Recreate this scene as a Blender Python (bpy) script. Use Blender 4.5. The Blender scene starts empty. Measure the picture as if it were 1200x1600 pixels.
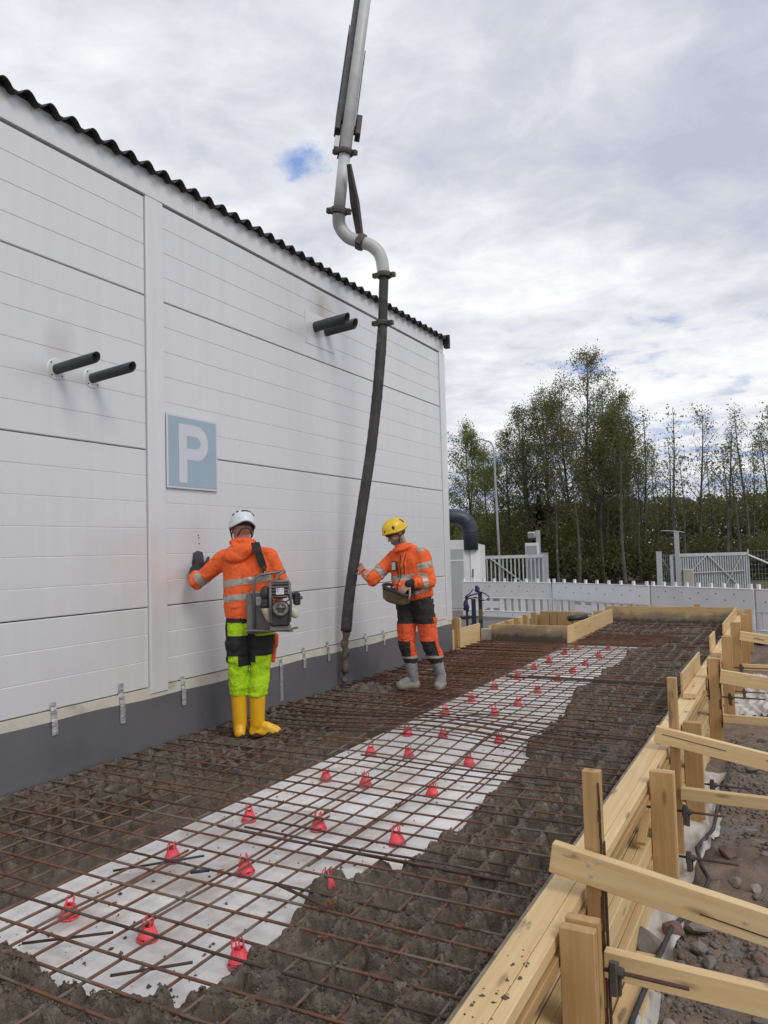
import bpy, bmesh, math, random
import numpy as np
from mathutils import Vector, Matrix
random.seed(7); RNG = np.random.default_rng(11)
SC = bpy.context.scene; COL = SC.collection
rad = math.radians

# ------------------------------------------------------------------ camera, light, exposure
cd = bpy.data.cameras.new('camera'); cam = bpy.data.objects.new('camera', cd); COL.objects.link(cam)
cd.sensor_fit = 'VERTICAL'; cd.sensor_height = 24.0; cd.lens = 24.0 * 1180 / 1600
cd.clip_start = 0.05; cd.clip_end = 1500
cam.matrix_world = Matrix(((0.8800, 0.0479, 0.4726, 0.0), (0.4742, -0.0321, -0.8798, 0.0), (-0.0270, 0.9983, -0.0509, 1.45), (0, 0, 0, 1)))
SC.camera = cam
SUN = Vector((0.70, -0.30, 0.74)).normalized()
w = bpy.data.worlds.new('World'); SC.world = w; w.use_nodes = True
def build_world():
    nt = w.node_tree; N = nt.nodes; Lk = nt.links; N.clear()
    out = N.new('ShaderNodeOutputWorld'); bg = N.new('ShaderNodeBackground'); bg.inputs[1].default_value = 0.1
    Lk.new(bg.outputs[0], out.inputs[0])
    sky = N.new('ShaderNodeTexSky'); sky.sky_type = 'NISHITA'; sky.sun_disc = False
    sky.sun_elevation = math.asin(SUN.z); sky.sun_rotation = math.atan2(SUN.x, SUN.y)
    tc = N.new('ShaderNodeTexCoord'); sp = N.new('ShaderNodeSeparateXYZ'); Lk.new(tc.outputs['Generated'], sp.inputs[0])
    def m(op, a, b=None, c=None, clamp=False):
        n = N.new('ShaderNodeMath'); n.operation = op; n.use_clamp = clamp
        for i, v in enumerate((a, b, c)):
            if v is None: continue
            if hasattr(v, 'links') or hasattr(v, 'is_linked'): Lk.new(v, n.inputs[i])
            else: n.inputs[i].default_value = v
        return n.outputs[0]
    def ramp(v, stops):
        r = N.new('ShaderNodeValToRGB'); e = r.color_ramp.elements
        while len(e) < len(stops): e.new(0.5)
        for q, (p, c) in zip(e, stops): q.position = p; q.color = (c[0], c[1], c[2], 1) if not isinstance(c, float) else (c, c, c, 1)
        Lk.new(v, r.inputs[0]); return r.outputs[0]
    def mix(f, a, b):
        n = N.new('ShaderNodeMix'); n.data_type = 'RGBA'
        for s, v in ((n.inputs[0], f), (n.inputs[6], a), (n.inputs[7], b)):
            if hasattr(v, 'is_linked'): Lk.new(v, s)
            else: s.default_value = v
        return n.outputs[2]
    zc = m('ADD', m('MAXIMUM', sp.outputs[2], 0.0), 0.10)
    u = m('DIVIDE', sp.outputs[0], zc); v = m('DIVIDE', sp.outputs[1], zc)
    cb = N.new('ShaderNodeCombineXYZ'); Lk.new(u, cb.inputs[0]); Lk.new(v, cb.inputs[1])
    def noise(scale, det, rough, off=0.0, dist=0.0):
        n = N.new('ShaderNodeTexNoise'); n.inputs['Scale'].default_value = scale; n.inputs['Detail'].default_value = det
        n.inputs['Roughness'].default_value = rough; n.inputs['Distortion'].default_value = dist
        a = N.new('ShaderNodeVectorMath'); a.operation = 'ADD'; Lk.new(cb.outputs[0], a.inputs[0]); a.inputs[1].default_value = (off, off * .7, off * .3)
        Lk.new(a.outputs[0], n.inputs['Vector']); return n.outputs['Fac']
    big = noise(0.55, 5, 0.5, 3.1, .2); med = noise(2.1, 7, 0.55, 7.7, .3); fine = noise(5.5, 6, 0.6, 1.3, .4)
    bright = m('ADD', m('MULTIPLY', big, 0.85), m('ADD', m('MULTIPLY', med, 0.50), m('MULTIPLY', fine, 0.30)))
    cl = ramp(m('MULTIPLY_ADD', m('SUBTRACT', bright, 0.855), 2.3, 0.5), ((0.10, (4.9, 5.15, 6.2)), (0.36, (6.2, 6.4, 7.2)), (0.58, (7.8, 7.95, 8.4)), (0.82, (9.7, 9.7, 9.9))))
    # thin spots between the clouds: more of them low down, one clear hole high up
    low = m('SUBTRACT', 1.0, m('MULTIPLY', m('SUBTRACT', sp.outputs[2], 0.05), 3.6), clamp=True)
    gapn = m('ADD', m('MULTIPLY', med, 0.75), m('MULTIPLY', fine, 0.35))
    gap = m('MULTIPLY', m('MULTIPLY', m('SUBTRACT', m('ADD', 0.435, m('MULTIPLY', low, 0.13)), gapn), 7.0, clamp=True), 0.85)
    d0 = N.new('ShaderNodeVectorMath'); d0.operation = 'SUBTRACT'; Lk.new(tc.outputs['Generated'], d0.inputs[0]); d0.inputs[1].default_value = (-0.4976, 0.7321, 0.4652)
    d1 = N.new('ShaderNodeVectorMath'); d1.operation = 'MULTIPLY'; Lk.new(d0.outputs[0], d1.inputs[0]); d1.inputs[1].default_value = (1.0, 1.0, 1.9)
    dv = N.new('ShaderNodeVectorMath'); dv.operation = 'LENGTH'; Lk.new(d1.outputs[0], dv.inputs[0])
    hole = m('MULTIPLY', m('SUBTRACT', m('ADD', m('MULTIPLY', fine, 0.16), m('MULTIPLY_ADD', med, 0.10, -0.098)), dv.outputs['Value']), 40.0, clamp=True)
    gap2 = m('MAXIMUM', gap, m('MULTIPLY', hole, 0.9))
    skyb = mix(0.75, sky.outputs[0], (2.0, 3.7, 7.8, 1))
    Lk.new(mix(gap2, cl, skyb), bg.inputs[0])
build_world()
sd = bpy.data.lights.new('sun', 'SUN'); sd.energy = 1.15; sd.angle = rad(24); sd.color = (1.0, 0.96, 0.90)
sun = bpy.data.objects.new('sun', sd); COL.objects.link(sun)
sun.rotation_euler = SUN.to_track_quat('Z', 'Y').to_euler()
vs = SC.view_settings; vs.view_transform = 'Standard'; vs.look = 'None'; vs.gamma = 1; vs.exposure = 0.08; vs.use_curve_mapping = False
SC.render.engine = 'CYCLES'; SC.cycles.max_bounces = 6

# ------------------------------------------------------------------ materials
def mat(name, c1, c2=None, scale=6.0, rough=0.6, bump=0.0, bscale=60.0, metallic=0.0, spec=0.5, stretch=(1, 1, 1), c3=None, s3=2.0, t3=(0.55, 0.7),
        coat=0.0, trans=0.0, rvar=0.0, det=5.0, obrand=0.12, coords='Object', alpha=None, t1=(0.35, 0.65), bdist=.01):
    m = bpy.data.materials.new(name); m.use_nodes = True
    nt = m.node_tree; N = nt.nodes; Lk = nt.links; p = N['Principled BSDF']
    p.inputs['Roughness'].default_value = rough; p.inputs['Metallic'].default_value = metallic
    p.inputs['Specular IOR Level'].default_value = spec; p.inputs['Coat Weight'].default_value = coat
    if trans: p.inputs['Transmission Weight'].default_value = trans
    tc = N.new('ShaderNodeTexCoord'); oi = N.new('ShaderNodeObjectInfo')
    mp = N.new('ShaderNodeMapping'); Lk.new(tc.outputs[coords], mp.inputs['Vector']); mp.inputs['Scale'].default_value = stretch
    rv = N.new('ShaderNodeVectorMath'); rv.operation = 'SCALE'; Lk.new(oi.outputs['Random'], rv.inputs['Scale']); rv.inputs[0].default_value = (37.0, 51.0, 23.0)
    ad = N.new('ShaderNodeVectorMath'); ad.operation = 'ADD'; Lk.new(mp.outputs[0], ad.inputs[0]); Lk.new(rv.outputs[0], ad.inputs[1])
    def noise(s, d=det, r=0.6):
        n = N.new('ShaderNodeTexNoise'); n.inputs['Scale'].default_value = s; n.inputs['Detail'].default_value = d; n.inputs['Roughness'].default_value = r
        Lk.new(ad.outputs[0], n.inputs['Vector']); return n.outputs['Fac']
    def mr(v, a, b, c=0.0, d=1.0):
        n = N.new('ShaderNodeMapRange'); Lk.new(v, n.inputs[0]); n.inputs[1].default_value = a; n.inputs[2].default_value = b; n.inputs[3].default_value = c; n.inputs[4].default_value = d
        return n.outputs[0]
    def mix(f, a, b, blend='MIX'):
        n = N.new('ShaderNodeMix'); n.data_type = 'RGBA'; n.blend_type = blend
        for s, v in ((n.inputs[0], f), (n.inputs[6], a), (n.inputs[7], b)):
            if hasattr(v, 'is_linked'): Lk.new(v, s)
            else: s.default_value = v if isinstance(v, float) else (*v, 1)
        return n.outputs[2]
    c2 = c2 or tuple(x * 0.8 for x in c1)
    col = mix(mr(noise(scale), *t1), c1, c2)
    if c3: col = mix(mr(noise(s3, 7, .65), *t3), col, c3)
    if obrand:
        n = N.new('ShaderNodeHueSaturation'); Lk.new(col, n.inputs['Color']); Lk.new(mr(oi.outputs['Random'], 0, 1, 1 - obrand, 1 + obrand), n.inputs['Value']); col = n.outputs[0]
    Lk.new(col, p.inputs['Base Color'])
    if rvar: Lk.new(mr(noise(scale * 2), .3, .7, rough - rvar, rough + rvar), p.inputs['Roughness'])
    if bump:
        b = N.new('ShaderNodeBump'); b.inputs['Strength'].default_value = bump; b.inputs['Distance'].default_value = bdist
        Lk.new(noise(bscale, 6), b.inputs['Height']); Lk.new(b.outputs[0], p.inputs['Normal'])
    m['_col'] = 1
    return m

def wall_mat():
    m = mat('white_coated_steel', (.77, .77, .77), (.735, .735, .735), scale=1.0, rough=.36, metallic=.25, spec=.6, stretch=(1, 9, .35), bump=.02, bscale=1.3, c3=(.66, .64, .61), s3=2.2, t3=(.62, .9), obrand=.012, det=6)
    nt = m.node_tree; N = nt.nodes; Lk = nt.links; p = N['Principled BSDF']
    src = p.inputs['Base Color'].links[0].from_socket
    tc = N.new('ShaderNodeTexCoord')
    nz = N.new('ShaderNodeTexNoise'); nz.inputs['Scale'].default_value = 5; nz.inputs['Detail'].default_value = 6; Lk.new(tc.outputs['Object'], nz.inputs['Vector'])
    # soot above the vent pipes and a scribble-like scuff: stains with a shape of their own
    for (y, z, ry, rz, c, k) in ((6.86, 4.10, .26, .30, (.42, .36, .30), .75), (3.50, 2.95, .16, .20, (.5, .46, .42), .45), (4.82, 1.6, .22, .28, (.6, .5, .48), .35), (3.95, 1.5, .35, .25, (.6, .54, .52), .25),
                              (7.1, 3.3, .16, .9, (.55, .52, .48), .25)):
        sb = N.new('ShaderNodeVectorMath'); sb.operation = 'SUBTRACT'; Lk.new(tc.outputs['Object'], sb.inputs[0]); sb.inputs[1].default_value = (0, y, z)
        ml = N.new('ShaderNodeVectorMath'); ml.operation = 'MULTIPLY'; Lk.new(sb.outputs[0], ml.inputs[0]); ml.inputs[1].default_value = (.2, 1 / ry, 1 / rz)
        ln = N.new('ShaderNodeVectorMath'); ln.operation = 'LENGTH'; Lk.new(ml.outputs[0], ln.inputs[0])
        ma = N.new('ShaderNodeMath'); ma.operation = 'MULTIPLY_ADD'; Lk.new(nz.outputs['Fac'], ma.inputs[0]); ma.inputs[1].default_value = -.9; Lk.new(ln.outputs['Value'], ma.inputs[2])
        mr = N.new('ShaderNodeMapRange'); Lk.new(ma.outputs[0], mr.inputs[0]); mr.inputs[1].default_value = -.35; mr.inputs[2].default_value = .6; mr.inputs[3].default_value = k; mr.inputs[4].default_value = 0
        mx = N.new('ShaderNodeMix'); mx.data_type = 'RGBA'; Lk.new(mr.outputs[0], mx.inputs[0]); Lk.new(src, mx.inputs[6]); mx.inputs[7].default_value = (*c, 1); src = mx.outputs[2]
    Lk.new(src, p.inputs['Base Color'])
    return m

M = {}
M['wall'] = wall_mat()
M['trim'] = mat('white_trim', (.79, .79, .79), (.74, .74, .74), 1.2, .33, metallic=.25, bump=.02, bscale=1.2, stretch=(1, 6, .5), obrand=.02, c3=(.62, .6, .57), s3=1.5, t3=(.6, .85))
M['sill'] = mat('cream_sill', (.62, .58, .49), (.52, .48, .40), 5, .6, c3=(.35, .31, .26), s3=3)
M['roof'] = mat('roof_sheet', (.035, .032, .03), (.02, .018, .017), 8, .7, bump=.3)
M['joint'] = mat('joint_dark', (.05, .05, .055), None, 5, .6)
M['plastic_sheet'] = mat('grey_plastic_sheet', (.135, .134, .140), (.11, .109, .115), 1.5, .38, spec=.5, bump=.06, bscale=6, c3=(.17, .155, .14), s3=2.5, t3=(.6, .8))
M['tape'] = mat('duct_tape', (.62, .62, .62), (.40, .40, .41), 40, .32, metallic=.55, bump=.8, bscale=45, stretch=(1, 1, 3))
M['pvc'] = mat('dark_grey_pvc', (.055, .06, .07), (.04, .044, .05), 8, .45, c3=(.12, .12, .12), s3=20, t3=(.62, .7))
M['dark'] = mat('black_rubber', (.018, .018, .019), (.03, .029, .028), 20, .6, bump=.2)
M['black_cloth'] = mat('black_cloth', (.016, .016, .018), (.03, .028, .027), 12, .9, bump=.3, bscale=90)
M['signblue'] = mat('faded_blue', (.37, .465, .545), (.345, .44, .52), 2, .35, obrand=0)
M['signwhite'] = mat('sign_white', (.66, .67, .72), (.62, .63, .68), 2, .35, obrand=0)
M['pipe'] = mat('pump_pipe_paint', (.56, .56, .545), (.48, .48, .47), 5, .42, c3=(.26, .24, .21), s3=9, t3=(.63, .75), bump=.12)
M['boom'] = mat('boom_steel', (.17, .17, .165), (.12, .12, .12), 4, .5, c3=(.07, .065, .06), s3=6)
M['boomdark'] = mat('boom_steel_dark', (.075, .072, .07), (.05, .05, .05), 4, .5, c3=(.14, .13, .12), s3=6)
M['clampsteel'] = mat('dirty_clamp', (.06, .052, .045), (.10, .085, .07), 18, .65, bump=.4)
M['hose'] = mat('rubber_hose', (.028, .027, .026), (.055, .052, .047), 7, .62, c3=(.13, .12, .10), s3=5, t3=(.56, .72), bump=.5, bscale=40)
M['mud'] = None
M['rust'] = mat('rusty_bar', (.20, .088, .046), (.10, .05, .032), 14, .8, c3=(.17, .145, .115), s3=2.6, t3=(.5, .62), bump=.6, bscale=160, stretch=(1, 1, 1), coords='Object')
M['rustdark'] = mat('dark_bar', (.05, .032, .026), (.10, .055, .035), 10, .8, c3=(.17, .145, .115), s3=2.6, t3=(.58, .7), bump=.6, bscale=160)
M['rustorange'] = mat('orange_rust_bar', (.27, .10, .042), (.14, .058, .032), 10, .85, bump=.5, bscale=160)
M['red'] = mat('red_plastic', (.86, .10, .125), (.76, .07, .095), 8, .5, spec=.4, obrand=.14, c3=(.55, .20, .17), s3=14, t3=(.60, .85))
M['insul'] = mat('white_insulation', (.76, .75, .735), (.70, .685, .665), 2.5, .75, c3=(.46, .40, .33), s3=3.5, t3=(.48, .74), bump=.25, bscale=120)
M['dirt_under'] = mat('under_slab', (.06, .045, .034), (.10, .055, .034), 2.5, .9, c3=(.05, .04, .033), s3=6, bump=.8, bscale=40)
M['black_dirt'] = mat('speck', (.03, .026, .022), None, 10, .8)
def wood(name, a, b, knots=True, dirty=.0):
    m = mat(name, a, b, 3.2, .62, bump=.12, bscale=40, stretch=(.55, 10, 10), obrand=.10, c3=tuple(x * .72 for x in b), s3=.9, t3=(.60, .95), det=7)
    nt = m.node_tree; N = nt.nodes; Lk = nt.links; p = N['Principled BSDF']; src = p.inputs['Base Color'].links[0].from_socket
    tc = N.new('ShaderNodeTexCoord'); oi = N.new('ShaderNodeObjectInfo'); mp = N.new('ShaderNodeMapping'); mp.inputs['Scale'].default_value = (2.3, 9, 9)
    sc = N.new('ShaderNodeVectorMath'); sc.operation = 'SCALE'; sc.inputs[0].default_value = (31, 17, 41); Lk.new(oi.outputs['Random'], sc.inputs['Scale'])
    Lk.new(tc.outputs['Object'], mp.inputs[0]); ad = N.new('ShaderNodeVectorMath'); ad.operation = 'ADD'; Lk.new(mp.outputs[0], ad.inputs[0]); Lk.new(sc.outputs[0], ad.inputs[1])
    vo = N.new('ShaderNodeTexVoronoi'); vo.inputs['Scale'].default_value = 1.0; Lk.new(ad.outputs[0], vo.inputs['Vector'])
    mr = N.new('ShaderNodeMapRange'); Lk.new(vo.outputs['Distance'], mr.inputs[0]); mr.inputs[1].default_value = .05; mr.inputs[2].default_value = .15; mr.inputs[3].default_value = .75; mr.inputs[4].default_value = 0
    mx = N.new('ShaderNodeMix'); mx.data_type = 'RGBA'; Lk.new(mr.outputs[0], mx.inputs[0]); Lk.new(src, mx.inputs[6]); mx.inputs[7].default_value = (.20, .095, .035, 1); src = mx.outputs[2]
    if dirty:
        dirty = dirty * 1.25
        nz = N.new('ShaderNodeTexNoise'); nz.inputs['Scale'].default_value = 11; nz.inputs['Detail'].default_value = 8; Lk.new(ad.outputs[0], nz.inputs['Vector']); nz.inputs['Scale'].default_value = 1.6
        m2 = N.new('ShaderNodeMapRange'); Lk.new(nz.outputs['Fac'], m2.inputs[0]); m2.inputs[1].default_value = .71 - dirty * .3; m2.inputs[2].default_value = .76 - dirty * .3; m2.inputs[4].default_value = .7
        mx = N.new('ShaderNodeMix'); mx.data_type = 'RGBA'; Lk.new(m2.outputs[0], mx.inputs[0]); Lk.new(src, mx.inputs[6]); mx.inputs[7].default_value = (.10, .085, .065, 1); src = mx.outputs[2]
    Lk.new(src, p.inputs['Base Color']); return m
M['wood'] = wood('fresh_pine', (.72, .54, .29), (.63, .44, .21), dirty=.16)
M['woodpost'] = wood('pine_post', (.52, .33, .145), (.42, .25, .10), dirty=.12)
M['ply'] = wood('plywood', (.64, .47, .24), (.56, .385, .18), dirty=.12)
M['bark'] = mat('bark_edge', (.05, .03, .02), (.10, .055, .03), 12, .9, bump=.8, bscale=50)
M['wetply'] = wood('mud_stained_ply', (.60, .42, .21), (.50, .33, .15), dirty=.12)
def splash(m):
    # concrete splashed over the lower part of the boards, with an uneven upper edge
    nt = m.node_tree; N = nt.nodes; Lk = nt.links; p = N['Principled BSDF']; src = p.inputs['Base Color'].links[0].from_socket
    tc = N.new('ShaderNodeTexCoord'); sp = N.new('ShaderNodeSeparateXYZ'); Lk.new(tc.outputs['Object'], sp.inputs[0])
    for sc, k, a, b, c, st in ((5, .30, .29, .20, (.20, .175, .14), .8), (9, .16, .10, .04, (.075, .06, .046), .92)):
        nz = N.new('ShaderNodeTexNoise'); nz.inputs['Scale'].default_value = sc; nz.inputs['Detail'].default_value = 8; Lk.new(tc.outputs['Object'], nz.inputs['Vector'])
        ma = N.new('ShaderNodeMath'); ma.operation = 'MULTIPLY_ADD'; Lk.new(nz.outputs['Fac'], ma.inputs[0]); ma.inputs[1].default_value = k; Lk.new(sp.outputs[2], ma.inputs[2])
        mr = N.new('ShaderNodeMapRange'); Lk.new(ma.outputs[0], mr.inputs[0]); mr.inputs[1].default_value = a; mr.inputs[2].default_value = b; mr.inputs[3].default_value = 0; mr.inputs[4].default_value = st
        mx = N.new('ShaderNodeMix'); mx.data_type = 'RGBA'; Lk.new(mr.outputs[0], mx.inputs[0]); Lk.new(src, mx.inputs[6]); mx.inputs[7].default_value = (*c, 1); src = mx.outputs[2]
    Lk.new(src, p.inputs['Base Color'])
splash(M['wetply'])
M['geotex'] = mat('white_geotextile', (.66, .64, .61), (.52, .49, .45), 4, .9, bump=.5, bscale=30, c3=(.22, .18, .14), s3=5, t3=(.58, .72))
M['stone'] = mat('stone', (.25, .215, .185), (.165, .14, .12), 7, .85, bump=.5, bscale=30, obrand=.35)
M['stone_red'] = mat('reddish_stone', (.21, .13, .11), (.15, .095, .08), 7, .85, bump=.5, bscale=30, obrand=.2)
M['gravel'] = mat('dirt_gravel', (.225, .162, .118), (.15, .106, .08), 5, .9, bump=1.0, bscale=55, c3=(.22, .19, .165), s3=16, t3=(.53, .66), obrand=0)
M['asphalt'] = mat('yard_ground', (.17, .16, .148), (.12, .112, .10), .8, .9, bump=.6, bscale=30, c3=(.075, .085, .04), s3=.05, t3=(.55, .65), obrand=0)
M['grass'] = mat('grass_ground', (.07, .085, .03), (.10, .095, .045), 1.2, .95, obrand=0)
M['barrier'] = mat('white_barrier_plastic', (.82, .815, .82), (.77, .765, .77), 3, .5, c3=(.55, .52, .50), s3=2.5, t3=(.62, .9))
M['galv'] = mat('galvanised', (.50, .51, .52), (.42, .43, .45), 6, .45, metallic=.35)
M['cont'] = mat('container_white', (.74, .74, .73), (.66, .66, .65), 2, .5)
M['contgrey'] = mat('container_grey', (.34, .345, .355), (.31, .31, .32), 2, .5)
M['duct'] = mat('navy_duct', (.035, .042, .06), (.025, .03, .045), 4, .4)
M['concrete_dry'] = mat('concrete_block', (.45, .41, .36), (.38, .35, .30), 4, .85, bump=.3)
M['blueblack'] = mat('blue_black_steel', (.022, .028, .05), (.015, .02, .035), 6, .5)
M['purple'] = mat('purple_strap', (.07, .03, .14), (.05, .02, .10), 6, .7)
# people
M['hiviz_orange'] = mat('hi_vis_orange', (.95, .165, .045), (.86, .135, .036), 5, .8, bump=.85, bscale=8, bdist=.05, stretch=(1.3, 1.3, .8), det=3, obrand=0, spec=.25)
M['hiviz_orange2'] = mat('hi_vis_orange_trousers', (.88, .135, .05), (.70, .105, .042), 6, .8, bump=.85, bscale=8, bdist=.05, stretch=(1.3, 1.3, .8), det=3, obrand=0, spec=.25, c3=(.35, .13, .07), s3=6, t3=(.6, .8))
M['hiviz_yellow'] = mat('hi_vis_yellow', (.50, .78, .02), (.42, .68, .018), 5, .8, bump=.85, bscale=8, bdist=.05, stretch=(1.3, 1.3, .8), det=3, obrand=0, spec=.25)
M['reflect'] = mat('reflective_tape', (.46, .42, .37), (.38, .34, .30), 9, .45, metallic=.25, obrand=0)
M['skin'] = mat('skin', (.46, .25, .18), (.40, .20, .14), 16, .55, bump=.1, bscale=120, obrand=0)
M['hair'] = mat('grey_hair', (.16, .14, .12), (.09, .08, .07), 50, .8, bump=.5, bscale=150)
M['helmwhite'] = mat('white_helmet', (.72, .74, .80), (.66, .68, .74), 3, .35, coat=.2, obrand=0)
M['helmyellow'] = mat('yellow_helmet', (.80, .54, .015), (.72, .47, .012), 4, .35, coat=.2, obrand=0, c3=(.4, .27, .05), s3=10, t3=(.64, .72))
M['boot_yellow'] = mat('yellow_rubber', (.85, .46, .012), (.76, .39, .01), 4, .4, obrand=.03, c3=(.45, .27, .04), s3=6, t3=(.62, .8))
M['boot_grey'] = mat('muddy_rubber', (.20, .20, .195), (.26, .25, .23), 8, .7, c3=(.33, .31, .28), s3=5, t3=(.45, .6), bump=.4)
M['dullmetal'] = mat('dull_metal', (.25, .24, .225), (.15, .142, .135), 6, .45, metallic=.5, c3=(.20, .165, .13), s3=6, t3=(.52, .7), bump=.2)
M['engine'] = mat('engine_grey', (.22, .21, .20), (.12, .115, .11), 14, .5, metallic=.3, bump=.3)
M['enginedark'] = mat('engine_black', (.025, .023, .022), (.05, .045, .04), 18, .5, bump=.3)
M['tank'] = mat('milky_plastic', (.60, .55, .42), (.5, .44, .32), 6, .4)
M['label'] = mat('paper_label', (.62, .62, .64), (.25, .27, .35), 38, .5, t1=(.5, .6), obrand=0)
M['remote'] = mat('remote_housing', (.16, .11, .055), (.11, .08, .045), 6, .5, c3=(.30, .17, .05), s3=4)
M['trunk'] = mat('tree_bark', (.105, .092, .08), (.06, .053, .047), 3, .9, c3=(.26, .24, .22), s3=1.2, t3=(.6, .7), obrand=.25)
def leafmat(name, a, b):
    m = mat(name, a, b, 0.9, .7, spec=.2, obrand=.15, t1=(.3, .7)); p = m.node_tree.nodes['Principled BSDF']
    p.inputs['Subsurface Weight'].default_value = 0
    N = m.node_tree.nodes; Lk = m.node_tree.links; tr = N.new('ShaderNodeBsdfTranslucent'); mx = N.new('ShaderNodeMixShader'); mx.inputs[0].default_value = .55
    Lk.new(p.inputs['Base Color'].links[0].from_socket, tr.inputs[0]); Lk.new(p.outputs[0], mx.inputs[1]); Lk.new(tr.outputs[0], mx.inputs[2]); Lk.new(mx.outputs[0], N['Material Output'].inputs[0])
    return m
M['leaf'] = leafmat('spring_leaf', (.22, .25, .075), (.16, .185, .06))
M['leafb'] = leafmat('olive_leaf', (.20, .205, .08), (.15, .155, .062))
M['leafd'] = leafmat('dark_leaf', (.17, .16, .07), (.12, .115, .052))
M['spruce'] = leafmat('spruce_needles', (.022, .034, .018), (.014, .022, .012))

def mudmat():
    m = mat('wet_concrete', (.135, .106, .075), (.085, .066, .047), 7, .50, bump=1.0, bscale=110, c3=(.20, .168, .126), s3=24, t3=(.52, .66), obrand=0, rvar=.18, coords='Object')
    return m
M['mud'] = mudmat()

# ------------------------------------------------------------------ geometry helpers
class G:
    def __init__(s): s.v = []; s.f = []
    def add(s, vs, fs):
        n = len(s.v); s.v += [tuple(v) for v in vs]; s.f += [tuple(i + n for i in f) for f in fs]; return s
    def box(s, c, d, R=None):
        x, y, z = (a / 2 for a in d); P = [(-x, -y, -z), (x, -y, -z), (x, y, -z), (-x, y, -z), (-x, -y, z), (x, -y, z), (x, y, z), (-x, y, z)]
        if R is not None: P = [R @ Vector(p) for p in P]
        return s.add([(p[0] + c[0], p[1] + c[1], p[2] + c[2]) for p in P], [(3, 2, 1, 0), (4, 5, 6, 7), (0, 1, 5, 4), (1, 2, 6, 5), (2, 3, 7, 6), (3, 0, 4, 7)])
    def box2(s, a, b): return s.box([(a[i] + b[i]) / 2 for i in range(3)], [abs(b[i] - a[i]) for i in range(3)])
    def tube(s, pts, r, n=8, cap=True):
        pts = [Vector(p) for p in pts]; k = len(pts); rs = r if isinstance(r, (list, tuple)) else [r] * k
        vs = []; up = None
        for i, p in enumerate(pts):
            t = (pts[min(i + 1, k - 1)] - pts[max(i - 1, 0)]).normalized()
            if up is None: up = t.orthogonal().normalized()
            else:
                up = up - t * up.dot(t)
                up = up.normalized() if up.length > 1e-6 else t.orthogonal().normalized()
            b = t.cross(up)
            for j in range(n):
                a = 2 * math.pi * j / n; vs.append(p + (up * math.cos(a) + b * math.sin(a)) * rs[i])
        fs = [(i * n + j, i * n + (j + 1) % n, (i + 1) * n + (j + 1) % n, (i + 1) * n + j) for i in range(k - 1) for j in range(n)]
        if cap: fs += [tuple(range(n - 1, -1, -1)), tuple((k - 1) * n + j for j in range(n))]
        return s.add(vs, fs)
    def lathe(s, prof, n=16, c=(0, 0, 0), Mx=None):
        vs = []; k = len(prof)
        for r, z in prof:
            for j in range(n):
                a = 2 * math.pi * j / n; vs.append(Vector((r * math.cos(a), r * math.sin(a), z)))
        if Mx is not None: vs = [Mx @ v for v in vs]
        vs = [(v[0] + c[0], v[1] + c[1], v[2] + c[2]) for v in vs]
        return s.add(vs, [(i * n + j, i * n + (j + 1) % n, (i + 1) * n + (j + 1) % n, (i + 1) * n + j) for i in range(k - 1) for j in range(n)])
    def ell(s, c, ax, nu=14, nv=9):
        A = [Vector(a) for a in ax] if hasattr(ax[0], '__len__') else [Vector((ax[0], 0, 0)), Vector((0, ax[1], 0)), Vector((0, 0, ax[2]))]
        c = Vector(c); vs = [c + A[2]]
        for i in range(1, nv):
            t = math.pi * i / nv
            for j in range(nu):
                p = 2 * math.pi * j / nu; vs.append(c + A[0] * (math.sin(t) * math.cos(p)) + A[1] * (math.sin(t) * math.sin(p)) + A[2] * math.cos(t))
        vs.append(c - A[2]); L = len(vs) - 1
        fs = [(0, 1 + j, 1 + (j + 1) % nu) for j in range(nu)]
        for i in range(nv - 2):
            for j in range(nu): a = 1 + i * nu; fs.append((a + j, a + nu + j, a + nu + (j + 1) % nu, a + (j + 1) % nu))
        a = 1 + (nv - 2) * nu; fs += [(a + j, L, a + (j + 1) % nu) for j in range(nu)]
        return s.add(vs, fs)
    def cap(s, p0, p1, r0, r1, n=14):
        p0 = Vector(p0); p1 = Vector(p1); d = p1 - p0; L = d.length; d = d / L if L > 1e-6 else Vector((0, 0, 1))
        pts = []; rs = []
        for k in range(5):
            t = math.pi / 2 * k / 4.0; pts.append(p0 - d * r0 * math.cos(t)); rs.append(max(r0 * math.sin(t), 1e-4))
        for k in range(5):
            t = math.pi / 2 * k / 4.0; pts.append(p1 + d * r1 * math.sin(t)); rs.append(max(r1 * math.cos(t), 1e-4))
        up = d.orthogonal().normalized(); b = d.cross(up); vs = []
        for p, r in zip(pts, rs):
            for j in range(n): a = 2 * math.pi * j / n; vs.append(p + (up * math.cos(a) + b * math.sin(a)) * r)
        K = len(pts)
        return s.add(vs, [(i * n + j, i * n + (j + 1) % n, (i + 1) * n + (j + 1) % n, (i + 1) * n + j) for i in range(K - 1) for j in range(n)] + [tuple(range(n - 1, -1, -1)), tuple((K - 1) * n + j for j in range(n))])
    def mesh(s, name, m, smooth=False):
        me = bpy.data.meshes.new(name); me.from_pydata(s.v, [], s.f); me.materials.append(m)
        if smooth: me.polygons.foreach_set('use_smooth', [True] * len(me.polygons))
        me.update(); return me
    def obj(s, name, m, parent=None, loc=None, rot=None, smooth=False, bevel=0.0):
        me = s.mesh(name, m, smooth)
        if bevel:
            bm = bmesh.new(); bm.from_mesh(me); bmesh.ops.bevel(bm, geom=bm.edges[:], offset=bevel, segments=1, affect='EDGES'); bm.to_mesh(me); bm.free()
        return link(name, me, parent, loc, rot)
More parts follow.
